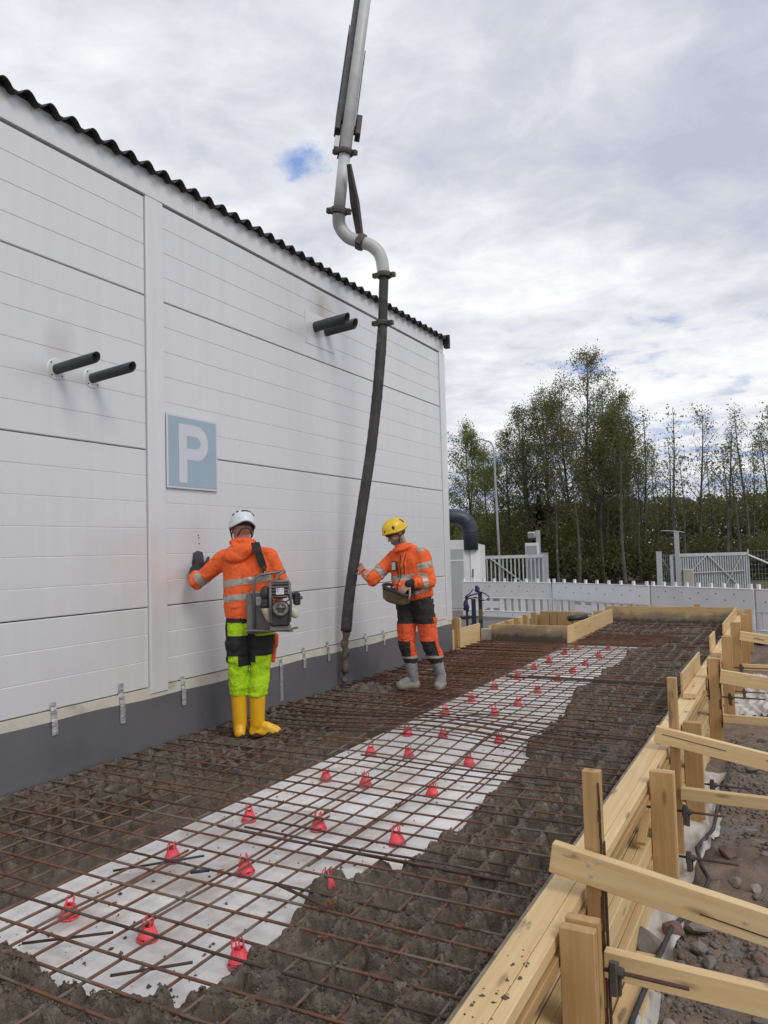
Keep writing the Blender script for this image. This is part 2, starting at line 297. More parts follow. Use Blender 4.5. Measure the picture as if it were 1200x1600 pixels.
def link(name, me, parent=None, loc=None, rot=None):
    o = bpy.data.objects.new(name, me); COL.objects.link(o)
    if parent: o.parent = parent
    if loc is not None: o.location = loc
    if rot is not None: o.rotation_euler = rot
    return o
def tag(o, label=None, cat=None, group=None, kind=None):
    if label: o['label'] = label
    if cat: o['category'] = cat
    if group: o['group'] = group
    if kind: o['kind'] = kind
    return o
def empty(name, label, cat, loc=(0, 0, 0), rz=0, group=None):
    o = bpy.data.objects.new(name, None); COL.objects.link(o); o.location = loc; o.rotation_euler = (0, 0, rz); o.empty_display_size = .1
    return tag(o, label, cat, group)
def npmesh(name, V, F, m, smooth=True):
    V = np.asarray(V, np.float32); F = np.asarray(F, np.int32); k = F.shape[1]
    me = bpy.data.meshes.new(name); me.vertices.add(len(V)); me.vertices.foreach_set('co', V.ravel())
    me.loops.add(F.size); me.loops.foreach_set('vertex_index', F.ravel()); me.polygons.add(len(F))
    me.polygons.foreach_set('loop_start', np.arange(0, F.size, k, dtype=np.int32)); me.polygons.foreach_set('loop_total', np.full(len(F), k, np.int32))
    if smooth: me.polygons.foreach_set('use_smooth', np.ones(len(F), bool))
    me.materials.append(m); me.update(calc_edges=True); return me
def vn2(x, y, s=0.0):
    i = np.floor(x); j = np.floor(y); a = x - i; b = y - j; a = a * a * (3 - 2 * a); b = b * b * (3 - 2 * b)
    def h(p, q): v = np.sin(p * 127.1 + q * 311.7 + s * 17.3) * 43758.5453; return v - np.floor(v)
    return (h(i, j) * (1 - a) + h(i + 1, j) * a) * (1 - b) + (h(i, j + 1) * (1 - a) + h(i + 1, j + 1) * a) * b
def fbm(x, y, s=0.0, o=4):
    t = 0; w_ = 0; a = 1.0
    for k in range(o): t = t + a * vn2(x * 2 ** k, y * 2 ** k, s + k * 5.1); w_ += a; a *= .55
    return t / w_
def sst(x): x = np.clip(x, 0, 1); return x * x * (3 - 2 * x)
def orient(d, roll_up=(0, 0, 1)):
    x = Vector(d).normalized(); z = Vector(roll_up); z = (z - x * z.dot(x)).normalized(); y = z.cross(x)
    return Matrix((x, y, z)).transposed()
def board(name, p0, p1, wid, th, parent, m='wood', up=(0, 0, 1), bevel=.003, root=(0, 0, 0), warp=0.0):
    """plank from p0 to p1: wid across (local Y), th along local Z=up"""
    p0 = Vector(p0); p1 = Vector(p1); L = (p1 - p0).length; R = orient(p1 - p0, up)
    g = G(); g.box((0, 0, 0), (L, wid, th))
    o = g.obj(name, M[m], parent, bevel=bevel)
    o.matrix_local = Matrix.Translation((p0 + p1) / 2 - Vector(root)) @ R.to_4x4()
    return o
WX = -4.39
# ------------------------------------------------------------------ ground
def ground_h(x, y):
    near = sst((x + 0.35) / 1.6); h = -.61 + .17 * near
    far = sst((y - 12.5) / 3.5)
    left = sst((-3.2 - x) / 1.5) * sst((y - 9.5) / 2.0)
    back = np.maximum(far, left); back = np.maximum(back, sst((-x - 8) / 3)); back = np.maximum(back, sst((-y + .2) / 2) * .5)
    return h * (1 - back) + (-.42) * back
def ground():
    xs = np.concatenate([np.array([-600, -300, -150, -80, -50, -35, -25, -18, -14]), np.arange(-12, 4.01, .25), np.array([5, 7, 10, 15, 25, 40, 80, 160, 320, 600])])
    ys = np.concatenate([np.array([-300, -120, -50, -20, -10, -6, -4]), np.arange(-3, 20.01, .25), np.array([22, 25, 30, 36, 45, 60, 90, 150, 300, 700])])
    X, Y = np.meshgrid(xs, ys); Z = ground_h(X, Y) + (fbm(X * .8, Y * .8, 2) - .5) * .03
    nx = len(xs); ny = len(ys); V = np.stack([X.ravel(), Y.ravel(), Z.ravel()], 1)
    I = np.arange(nx * ny).reshape(ny, nx); F = np.stack([I[:-1, :-1], I[:-1, 1:], I[1:, 1:], I[1:, :-1]], -1).reshape(-1, 4)
    tag(link('ground', npmesh('ground', V, F, M['asphalt'])), kind='structure')
    # trench of dirt and gravel beside the formwork
    xs = np.arange(-.93, 2.4, .022); ys = np.arange(1.6, 15.5, .03)
    X, Y = np.meshgrid(xs, ys); Z = ground_h(X, Y) + .02 + (fbm(X * 2, Y * 2, 4) - .5) * .10 + (fbm(X * 9, Y * 9, 8) - .5) * .05 + (fbm(X * 22, Y * 22, 8) - .5) * .02
    Z = Z - .08 * sst((X - 1.9) / .5) - .08 * sst((Y - 14.5) / 1)
    nx = len(xs); ny = len(ys); V = np.stack([X.ravel(), Y.ravel(), Z.ravel()], 1)
    I = np.arange(nx * ny).reshape(ny, nx); F = np.stack([I[:-1, :-1], I[:-1, 1:], I[1:, 1:], I[1:, :-1]], -1).reshape(-1, 4)
    tag(link('dirt_ground', npmesh('dirt_ground', V, F, M['gravel'])), kind='structure')
    g = G(); g.box2((-45, 33, -.6), (40, 80, -.40)); tag(g.obj('grass_verge', M['grass']), kind='structure')
ground()
ICO = None
def ico():
    global ICO
    if ICO is None:
        bm = bmesh.new(); bmesh.ops.create_icosphere(bm, subdivisions=1, radius=1); ICO = (np.array([v.co[:] for v in bm.verts]), np.array([[v.index for v in f.verts] for f in bm.faces])); bm.free()
    return ICO
def pebble_mass(name, P, S, m, flat=.7, seed=0, octa=False):
    if octa: B = np.array([(1, 0, 0), (0, 1, 0), (-1, 0, 0), (0, -1, 0), (0, 0, 1), (0, 0, -1)], float); Fb = np.array([(0, 1, 4), (1, 2, 4), (2, 3, 4), (3, 0, 4), (1, 0, 5), (2, 1, 5), (3, 2, 5), (0, 3, 5)])
    else:
        bm = bmesh.new(); bmesh.ops.create_icosphere(bm, subdivisions=1, radius=1); B = np.array([v.co[:] for v in bm.verts]); Fb = np.array([[v.index for v in f.verts] for f in bm.faces]); bm.free()
    r = np.random.default_rng(seed); n = len(P); k = len(B)
    J = 1 + (r.random((n, k)) - .5) * .75
    A = np.stack([.75 + .6 * r.random(n), .65 + .5 * r.random(n), flat * (.7 + .6 * r.random(n))], 1)
    V = B[None] * J[..., None] * A[:, None, :] * S[:, None, None]
    t = r.random(n) * 6.283; c, s = np.cos(t)[:, None], np.sin(t)[:, None]
    V = np.stack([V[..., 0] * c - V[..., 1] * s, V[..., 0] * s + V[..., 1] * c, V[..., 2]], -1) + P[:, None, :]
    F = (Fb[None] + (np.arange(n) * k)[:, None, None]).reshape(-1, 3)
    return link(name, npmesh(name, V.reshape(-1, 3), F, m, smooth=False))
def gravel():
    n = 24000; x = -.62 + 2.2 * RNG.random(n) ** 1.3; y = 1.9 + 9.5 * RNG.random(n) ** 1.5
    k = fbm(x * 1.3, y * 1.3, 21); keep = k > .36; x = x[keep]; y = y[keep]; n = len(x)
    s = .004 + .020 * RNG.random(n) ** 4
    z = ground_h(x, y) + .02 + (fbm(x * 2, y * 2, 4) - .5) * .10 + (fbm(x * 9, y * 9, 8) - .5) * .05 + s * .15
    tag(pebble_mass('gravel', np.stack([x, y, z], 1), s, M['stone'], seed=3), 'loose grey stones scattered over the dirt beside the formwork', 'gravel', kind='stuff')
    rocks = [(-.75, 4.03, .115, 0), (-.63, 4.25, .075, 1), (-.52, 4.33, .07, 0), (-.50, 4.13, .055, 0), (-.44, 4.0, .055, 0), (-.46, 5.42, .075, 1), (-.42, 6.62, .085, 0), (-.40, 3.72, .05, 0), (-.62, 3.62, .045, 0), (-.55, 3.42, .05, 0),
             (-.30, 4.5, .05, 0), (-.33, 3.85, .04, 0), (-.24, 4.15, .045, 1), (-.28, 4.95, .05, 0), (-.38, 5.0, .055, 0), (-.34, 5.9, .05, 0), (-.24, 5.5, .045, 0), (-.18, 4.75, .05, 0), (-.57, 3.9, .045, 0), (-.2, 3.6, .05, 0), (-.66, 3.28, .05, 0), (-.48, 3.2, .05, 1), (-.4, 7.5, .06, 0), (-.35, 8.6, .06, 0)]
    lab = {0: 'large flat grey boulder lying against the geotextile under the lower strut', 1: 'reddish brown boulder touching the largest grey boulder', 2: 'rounded grey boulder just right of the reddish boulder',
           5: 'reddish stone lying at the edge of the white geotextile', 6: 'grey stone lying beside the torn end of the geotextile'}
    for i, (x, y, s, red) in enumerate(rocks):
        r = random.Random(i); g = G(); V, F = ico()
        bm = bmesh.new(); bmesh.ops.create_icosphere(bm, subdivisions=2, radius=1)
        sx, sy, sz = 1 + .35 * r.random(), .75 + .2 * r.random(), .62 + .15 * r.random()
        pl = [(Vector((r.uniform(-1, 1), r.uniform(-1, 1), r.uniform(-.6, 1))).normalized(), .50 + .36 * r.random()) for _ in range(9)]
        for v in bm.verts:
            for nrm, d in pl:
                e = v.co.dot(nrm) - d
                if e > 0: v.co -= nrm * e * .85
            v.co *= 1 + r.uniform(-.05, .05)
            v.co = Vector((v.co.x * sx, v.co.y * sy, v.co.z * sz)) * s * .85
        me = bpy.data.meshes.new('stone'); bm.to_mesh(me); bm.free(); me.materials.append(M['stone_red'] if red else M['stone'])
        o = link('stone', me, None, (x, y, float(ground_h(np.array(x), np.array(y))) + .02 + s * .38), (0, 0, r.random() * 6))
        if i in lab: tag(o, lab[i], 'stone', 'larger stones beside the formwork')
        else:
            kk = sorted(j for j in range(len(rocks)) if j not in lab and rocks[j][3] == red) ; kk.sort(key=lambda j: rocks[j][1]); q = kk.index(i)
            ordn = ['nearest to', 'second from', 'third from', 'fourth from', 'fifth from', 'sixth from', 'seventh from', 'eighth from', 'ninth from', 'tenth from', 'eleventh from', 'twelfth from', 'thirteenth from', 'fourteenth from', 'fifteenth from', 'sixteenth from', 'seventeenth from', 'eighteenth from']
            tag(o, ('small reddish stone in the gravel, %s the camera' if red else 'fist sized grey stone in the gravel, %s the camera') % ordn[q], 'stone', 'larger stones beside the formwork')
gravel()

# ------------------------------------------------------------------ building
def building():
    b = empty('industrial_building', 'long white metal clad building with a dark corrugated roof edge', 'building', (WX, 0, 0))
    rows = [(.448, 1.06), (1.06, 2.285), (2.285, 3.51), (3.51, 4.31)]; bays = [(-6.8, -1.23), (-1.04, 4.285), (4.475, 9.965)]
    gr = 1.225 / 6
    for (y0, y1) in bays:
        for (z0, z1) in rows:
            lines = [z for k in range(-6, 30) for z in [1.06 + k * gr] if z0 + .05 < z < z1 - .05]
            prof = [(-.05, z0 + .004), (-.006, z0 + .004), (0, z0 + .010)]
            for z in lines: prof += [(0, z - .0055), (-.0036, z - .001), (-.0036, z + .001), (0, z + .004)]
            prof += [(0, z1 - .010), (-.006, z1 - .004), (-.05, z1 - .004)]
            k = len(prof); vs = []; fs = []
            for y in (y0 + .004, y1 - .004): vs += [(px, y, pz) for px, pz in prof]
            fs = [(i, k + i, k + i + 1, i + 1) for i in range(k - 1)] + [tuple(range(k)), tuple(range(2 * k - 1, k - 1, -1))]
            G().add(vs, fs).obj('wall_panel', M['wall'], b)
    G().box2((-.3, -6.8, -.6), (-.045, 10.12, 4.34)).obj('wall_core', M['joint'], b)
    for y0, y1 in ((-1.226, -1.044), (4.289, 4.471)):
        G().box2((-.04, y0, .40), (.022, y1, 4.314)).obj('pilaster', M['trim'], b, bevel=.004)
    G().box2((-.3, 9.969, .42), (.018, 10.15, 4.318)).obj('corner_trim', M['trim'], b, bevel=.004)
    for y0, y1 in ((-6.8, -1.1), (-1.1, 4.84), (4.84, 7.75), (7.75, 10.13)):
        G().box2((-.05, y0 + .002, 4.326), (.010, y1 - .002, 4.535)).obj('fascia_board', M['trim'], b, bevel=.003)
    G().box2((-.04, -6.8, .30), (.012, 10.13, .444)).obj('sill', M['sill'], b)
    G().box2((-.25, -6.8, -.65), (-.02, 10.14, .296)).obj('plinth', M['sill'], b)
    G().box2((-9.0, 10.0, -.6), (-.304, 10.14, 4.46)).obj('end_wall', M['trim'], b)
    g = G(); g.box2((-9.0, -6.8, -.6), (-8.8, 10.0, 4.46)); g.box2((-9.0, -7.0, -.6), (-.05, -6.84, 4.46)); g.obj('rear_wall', M['trim'], b)
    # corrugated sheet: wave along Y, rising away from the eave
    ys = np.arange(-6.9, 10.2, .177 / 10); wv = .030 * np.sin((ys - 3.026) / .177 * 2 * np.pi + np.pi / 2); wv = np.sign(wv) * (np.abs(wv) / .03) ** .8 * .03
    V = []; xs = [.085, -.3, -4.5]; n = len(ys)
    for t in (0, .007):
        for x in xs:
            for y, q in zip(ys, wv): V.append((x, y, 4.528 + .0 + q + t + (.085 - x) * .16))
    F = []
    for L in range(2):
        for a in range(2):
            o0 = (L * 3 + a) * n; o1 = o0 + n
            for i in range(n - 1): F.append((o0 + i, o0 + i + 1, o1 + i + 1, o1 + i) if L else (o0 + i, o1 + i, o1 + i + 1, o0 + i + 1))
    for i in range(n - 1): F.append((i, i + 1, 3 * n + i + 1, 3 * n + i))
    G().add(V, F).obj('roof_sheet', M['roof'], b, smooth=False)
    # underside closing strip of the eave and the folded end piece
    G().box2((-.05, -6.8, 4.537), (.02, 10.13, 4.56)).obj('eave_filler', M['roof'], b)
    g = G(); g.box2((-4.5, 10.152, 4.46), (.10, 10.19, 4.60)); g.box2((.03, 10.10, 4.40), (.10, 10.19, 4.459)); g.obj('verge_flashing', M['roof'], b)
    g = G(); g.add([(-4.5, -6.8, 5.24), (-4.5, 10.1, 5.24), (-9.05, 10.1, 4.5), (-9.05, -6.8, 4.5)], [(0, 1, 2, 3)]); g.add([(-4.5, 10.13, 5.2), (-.1, 10.13, 4.46), (-8.9, 10.13, 4.46)], [(0, 1, 2)]); g.obj('rear_roof', M['roof'], b)
    for z, y in ((1.62, 4.86), (1.60, 4.865), (1.55, 4.868)):
        G().lathe([(0, .002), (.006, .002), (.007, 0)], 8, (0, y, z), Matrix.Rotation(rad(90), 3, 'Y')).obj('screw', M['joint'], b)
    # black plastic sheet taped over the foot of the wall
    s = empty('plinth_sheet', 'dark grey plastic sheet covering the foot of the white wall', 'plastic sheet', (WX, 4, 0))
    ys = np.arange(-5, 10.16, .12); zs = [-.12, 0, .12, .25, .36, .372]; V = []; n = len(ys)
    for k, z in enumerate(zs):
        for y in ys: V.append((.0175 + .004 * math.sin(y * 3.1 + k) * (k < 4) + (.012 if k == 0 else 0) - (.002 if k > 3 else 0), y - 4, z + (.006 * math.sin(y * 2.3) + .004 * math.sin(y * 7.1) if k > 3 else 0)))
    F = [(k * n + i, k * n + i + 1, (k + 1) * n + i + 1, (k + 1) * n + i) for k in range(len(zs) - 1) for i in range(n - 1)]
    G().add(V, F).obj('sheet', M['plastic_sheet'], s, smooth=True)
    r = random.Random(5)
    for (y, z1, z0) in ((3.426, .5, .285), (4.006, .526, .239), (4.641, .477, .248), (5.962, .43, .04), (6.36, .493, .289), (6.812, .497, .296), (7.62, .497, .293), (8.055, .488, .313), (2.85, .51, .27), (9.1, .49, .3)):
        V = []; k = 12
        for i in range(k + 1):
            z = z0 + (z1 - z0) * i / k; x = (.0035 if z > .45 else (.0145 if z > .385 else .0235)) + r.random() * .002
            dy = (r.random() - .5) * .004
            V += [(x, y - 4 - .024 + dy, z), (x + .003 * r.random(), y - 4 + dy, z), (x, y - 4 + .024 + dy, z)]
        F = [(3 * i + j, 3 * i + j + 1, 3 * i + j + 4, 3 * i + j + 3) for i in range(k) for j in range(2)]
        G().add(V, F).obj('tape_strip', M['tape'], s)
    # parking sign
    s = empty('parking_sign', 'faded pale blue square sign with a white letter P', 'sign', (WX + .012, 4.787, 2.305))
    G().box2((0, -.305, -.305), (.010, .305, .305)).obj('panel', M['signwhite'], s, bevel=.002)
    G().box2((.0102, -.285, -.285), (.0125, .285, .285)).obj('blue_field', M['signblue'], s)
    # letter: outer and inner outline strips, viewed from +X the reading direction is +Y
    def P(): 
        out = []; inn = []
        cx, ro = .0355, .142; zc = .085
        for k in range(25):
            a = math.pi / 2 - math.pi * k / 24; out.append((cx + ro * 1.02 * math.cos(a), zc + .147 * math.sin(a))); inn.append((cx - .02 + .072 * math.cos(a), zc + .052 * math.sin(a)))
        y0, y1 = -.172, -.077; top = zc + .147; bot = zc - .147; V = []; F = []
        def quad(a, b, c, d): n = len(V); V.extend([(.0128, *q) for q in (a, b, c, d)] + [(.0140, *q) for q in (a, b, c, d)]); F.append((n + 4, n + 5, n + 6, n + 7))
        quad((y0, -.255), (y1, -.255), (y1, top), (y0, top))
        quad((y1, zc + .052), (inn[0][0], zc + .052), (out[0][0], top), (y1, top)); quad((y1, bot), (out[-1][0], bot), (inn[-1][0], zc - .052), (y1, zc - .052))
        for k in range(24): quad(inn[k], inn[k + 1], out[k + 1], out[k])
        return G().add(V, F)
    P().obj('letter', M['signwhite'], s)
    # vent pipes
    for (y, z, L, r, sq, lab) in ((3.469, 2.755, .39, .036, 0, 'left dark grey vent pipe of the lower pair left of the pilaster'), (3.772, 2.75, .40, .036, 0, 'right dark grey vent pipe of the lower pair beside the pilaster'),
                               (6.719, 3.866, .40, .055, 1, 'left dark grey vent pipe of the upper pair near the hose'), (6.94, 3.872, .37, .055, 0, 'right dark grey vent pipe of the upper pair near the hose')):
        p = empty('vent_pipe', lab, 'pipe', (WX, y, z), 0, 'vent pipes sticking out of the white wall'); Ry = Matrix.Rotation(rad(90), 3, 'Y')
        tilt = Matrix.Rotation(rad(2.5), 3, 'Y')
        if r < .05: G().lathe([(.0, .004), (.07, .004), (.075, .002), (.075, -.004)], 20, (.001, 0, 0), Ry).obj('flange', M['wall'], p)
        elif sq: G().box2((.002, -.19, -.21), (.006, .38, .14)).obj('flange', M['wall'], p, bevel=.002)
        g = G(); n = 18; V = []; cut = .5
        for (rr, x0, x1) in ((r, 0, L), (r * .86, L, L * .4)):
            for x in (x0, x1):
                for j in range(n):
                    a = 2 * math.pi * j / n; xx = x + (cut * r * math.sin(a) if x == L else 0); V.append((xx, rr * math.cos(a), rr * math.sin(a)))
        F = [(k * n + j, k * n + (j + 1) % n, (k + 1) * n + (j + 1) % n, (k + 1) * n + j) for k in range(3) for j in range(n)]
        g.add(V, F).obj('tube', M['pvc'], p, smooth=True, rot=(0, rad(-4), 0))
        g = G()
        for q in (-.4, 0, .4): g.box((L * .95, q * r, 0), (.004, .005, r * 1.6))
        g.lathe([(0, 0), (r * .86, 0)], n, (L * .6, 0, 0), Ry); g.obj('grille', M['dark'], p, rot=(0, rad(-4), 0))
        if r < .05:
            for a in (.8, 2.4, 4, 5.5): G().lathe([(0, .004), (.005, .003), (.006, 0)], 8, (.005, .06 * math.cos(a), .06 * math.sin(a)), Ry).obj('screw', M['joint'], p)
building()

# ------------------------------------------------------------------ slab: insulation, mesh, wet concrete
FX = -.925     # inner face of the right-hand formwork
def barz(x, y):
    x = np.asarray(x, float); y = np.asarray(y, float)
    b = .06 * np.exp(-((y - 5.45) / .6) ** 2) * np.exp(-((x + 2.5) / .8) ** 2)
    return b + (fbm(x * .55 + 9, y * .55, 31, 2) - .5) * .04
XL = [-4.33 + .15 * k for k in range(23)]
YC = [1.55 + .15 * k + (.02 * math.sin(k * 2.1)) for k in range(87)]
def insul():
    t = empty('insulation_layer', 'white insulation boards lying under the rusty mesh down the middle', 'insulation boards', (-2.5, 6, -.08))
    y = .2
    while y < 12.2:
        L = 1.194 if y + 1.2 < 11.75 else 11.72 - y
        if L < .1: break
        for x0, x1 in ((-3.10, -2.506), (-2.5, -1.62)):
            o = G().box((0, 0, 0), (x1 - x0 - .0, L, .05)).obj('insulation_board', M['insul'], t, ((x0 + x1) / 2 + 2.5, y + L / 2 - 6, -.026 + random.uniform(-.0015, .0015)), bevel=.003)
        y += 1.2
    G().box2((-4.38, .2, -.62), (FX - .02, 14.62, -.20)).obj('slab_base', M['dirt_under']); bpy.data.objects['slab_base']['kind'] = 'structure'
insul()
def barmesh(pts, r, m): return G().tube(pts, r, 6).mesh('reinforcing_bar', m, True)
def rebar():
    t = empty('reinforcement_mesh', 'rusty steel reinforcing mesh laid over the whole slab between wall and formwork', 'reinforcing mesh', (-2.6, 6, 0))
    r = random.Random(3)
    def add(p0, p1, n, dz, rad_, m, bow=0):
        pts = []; ph = r.random() * 6; am = r.uniform(.002, .007)
        for i in range(n + 1):
            f = i / n; x = p0[0] + (p1[0] - p0[0]) * f; y = p0[1] + (p1[1] - p0[1]) * f
            w_ = am * math.sin(f * 9 + ph) + bow * math.sin(f * math.pi)
            if abs(p1[0] - p0[0]) > abs(p1[1] - p0[1]): y += w_
            else: x += w_
            pts.append((x + 2.6, y - 6, float(barz(x, y)) + dz))
        link('reinforcing_bar', barmesh(pts, rad_, m), t)
    for k, x in enumerate(XL):
        add((x + r.uniform(-.012, .012), .9, 0), (x + r.uniform(-.012, .012), 14.5, 0), 46, -.008, .0062, M['rust'])
    for k, y in enumerate(YC):
        a = r.uniform(-.012, .012); x0 = -4.36 + r.random() * .05
        add((x0, y - a, 0), (FX - .02 - r.random() * .03, y + a + .03, 0), 14, .002, .006, M['rust'] if k % 4 else M['rustdark'])
    # laps: doubled cross bars where two sheets of mesh overlap
    for y in np.arange(5.15, 6.0, .15): add((-4.0, y + .06, 0), (-1.3, y + .09, 0), 12, .014, .0058, M['rustdark'])
    for y in (3.13, 3.18, 4.58, 8.1, 8.15): add((-2.9 + r.random() * .3, y + .03, 0), (-.98 - r.random() * .2, y + .06, 0), 12, .015, .0062, M['rustdark'])
    for x, a, b in ((-2.34, 2.2, 3.6), (-2.06, 3.0, 6.0), (-2.44, 3.3, 5.2), (-1.75, 4.2, 6.5), (-2.72, 2.0, 2.9), (-1.6, 8.4, 11.5), (-1.3, 7.0, 12.6)): add((x, a, 0), (x + .01, b, 0), 12, -.009, .006, M['rust'])
    # the double mat on the left, beyond the fresh concrete
    for k in range(11): add((-4.34 + .117 * k + r.uniform(-.02, .02), 5.4 + r.random() * .6, 0), (-4.3 + .117 * k, 11.1, 0), 16, -.028, .0058, M['rustorange'])
    for k in range(34): y = 6.9 + k * .125; add((-4.36, y + r.uniform(-.02, .02), 0), (-3.0 + r.uniform(-.15, .2), y + r.uniform(-.03, .03), 0), 6, -.022 + .034 * (k % 2), .0058, M['rustorange'] if k % 2 else M['rust'])
    for k in range(14): y = 11.4 + k * .12; add((-3.0, y, 0), (-1.75, y + .02, 0), 8, -.024, .006, M['rustorange'])
    # loose offcuts and tie wire
    def off(p, q, rr, m): G().tube([Vector(p) - Vector((-2.6, 6, 0)), Vector(q) - Vector((-2.6, 6, 0))], rr, 6).obj('bar_offcut', m, t, smooth=True)
    off((-2.93, 2.62, -.045), (-2.55, 2.83, .012), .006, M['blueblack']); off((-2.47, 2.65, .016), (-2.41, 2.71, .014), .008, M['blueblack'])
    off((-2.72, 1.98, -.045), (-2.42, 2.16, -.02), .006, M['rustdark']); off((-2.2, 1.95, -.03), (-1.98, 2.13, -.02), .006, M['rustdark'])
    off((-2.05, 2.72, .016), (-1.72, 2.63, .016), .007, M['rustdark']); off((-2.6, 6.05, .02), (-2.35, 6.2, .02), .007, M['rustdark'])
    for (x, y) in ((-2.58, 2.30), (-2.37, 2.74), (-1.74, 2.70), (-2.36, 3.62), (-2.05, 3.90), (-1.9, 3.63), (-2.68, 3.63), (-2.2, 4.55), (-1.35, 3.15), (-1.2, 2.75), (-2.9, 5.0), (-2.6, 5.3), (-1.62, 2.45), (-3.2, 4.4)):
        for q in range(3):
            pts = []; ph = r.random() * 6
            for i in range(7): a = i / 6 * 5.5 + ph; pts.append((x + 2.6 + .016 * math.cos(a) + r.uniform(-.004, .004), y - 6 + .016 * math.sin(a), float(barz(x, y)) + .006 + .010 * math.sin(a * 1.3 + q)))
            G().tube(pts, .0022, 4).obj('tie_wire', M['rustorange'], t)
rebar()
def mud_mask(X, Y):
    eR = np.interp(Y, [1.9, 2.2, 2.45, 2.7, 3.0, 3.3, 3.6, 4.25, 5.2, 5.8, 6.3, 7.2, 8.2, 9.2, 10.2, 11.0, 11.6, 12.3, 12.9], [-1.92, -1.86, -1.86, -1.93, -2.0, -1.78, -1.74, -1.74, -1.76, -1.86, -1.92, -1.98, -2.08, -2.05, -2.06, -2.05, -1.75, -1.6, -1.75])
    eL = np.interp(Y, [1.5, 4.2, 5.0, 5.6, 6.4, 6.9, 7.15, 7.35], [-3.13, -3.13, -3.2, -3.35, -3.5, -3.6, -3.85, -4.8])
    dR = X - eR; dN = np.interp(X, [-3.3, -2.9, -2.6, -2.2, -2.0, -1.85], [1.97, 1.98, 1.93, 1.92, 2.0, 2.1]) - Y; dL = eL - X; dF = Y - 12.85 - .2 * np.sin(X * 3)
    spot = .34 - np.hypot((X + 3.95) * .9, (Y - 7.05) * 1.1)
    # short tongue at the front-left corner
    d = np.maximum.reduce([dR, dN, dL, dF, spot])
    n = (fbm(X * 3.1, Y * 3.1, 51, 3) - .5) * .22 + (fbm(X * 13, Y * 13, 53, 2) - .5) * .035
    return d + n, dL, dR, dN, spot
def mud_h(X, Y):
    d, dL, dR, dN, spot = mud_mask(X, Y)
    m = sst(d / .08)
    wx = (fbm(X * 9, Y * 9, 61, 3) - .5) * .034; wy = (fbm(X * 9, Y * 9, 67, 3) - .5) * .034
    gx = np.abs(((X + wx + 4.33) / .15 + .5) % 1 - .5) * .15; gy = np.abs(((Y + wy - 1.55) / .15 + .5) % 1 - .5) * .15
    wd = .005 + .030 * fbm(X * 10, Y * 10, 71, 3)
    far = sst((Y - 4.5) / 5)
    P = lambda gq: sst((wd * 1.35 - gq) / (wd * .75))
    r = np.maximum(P(gx) * sst((fbm(X * 3.3, Y * 1.9, 73, 4) - .36 - .05 * far) / .10), P(gy) * sst((fbm(X * 1.9, Y * 3.3, 79, 4) - .43 - .05 * far) / .10))
    node = sst((.054 - np.hypot(gx, gy)) / .03) * sst((fbm(X * 3.7, Y * 3.7, 83, 3) - .36) / .15); r = np.maximum(r, node)
    flat = sst((X + 3.62) / .2) * sst((-3.0 - X) / .1) * sst((7 - Y) / 2.0) * sst((Y - 1.9) / .5)      # thin smear beside the white boards
    flat = np.maximum(flat, sst((Y - 9.2) / 2.5) * .1)
    lump = 1 - .62 * flat
    pit = -.140 + .055 * fbm(X * 2.1, Y * 2.1, 91, 3)
    mound = sst((fbm(X * 1.9, Y * 1.9, 97, 4) - .74) / .12) * lump * (1 - .5 * far)
    mound = np.maximum(mound, sst(spot / .2 + .3) * .9)
    top = -.019 + .034 * fbm(X * 9, Y * 9, 101, 3) + .014 * sst((Y - 7) / 4)
    h = pit + (top - pit) * np.maximum(r * lump, mound * .72)
    k = .35 + .65 * lump
    b1 = np.abs(fbm(X * 19, Y * 19, 103, 3) - .5) * 2; b2 = np.abs(vn2(X * 55, Y * 55, 107) - .5) * 2; b3 = vn2(X * 31, Y * 31, 109)
    ro = -b1 * .026 + .008 + (b2 - .5) * .013 + (b3 - .5) * .010
    h = h + ro * k * (.30 + .75 * np.maximum(r, mound))
    h = h + spot.clip(0) * .22
    h = h + barz(X, Y) * np.maximum(r, mound * .8)
    h = h - .02 * (1 - sst(d / .12))
    h = np.where((X < -1.58) & (X > -3.14) & (Y < 11.9), np.maximum(h, -.072 + .01 * b1), h)
    return np.where(m > 0, -.21 + (h + .21) * m, -.21), m, np.maximum(r, mound) * lump
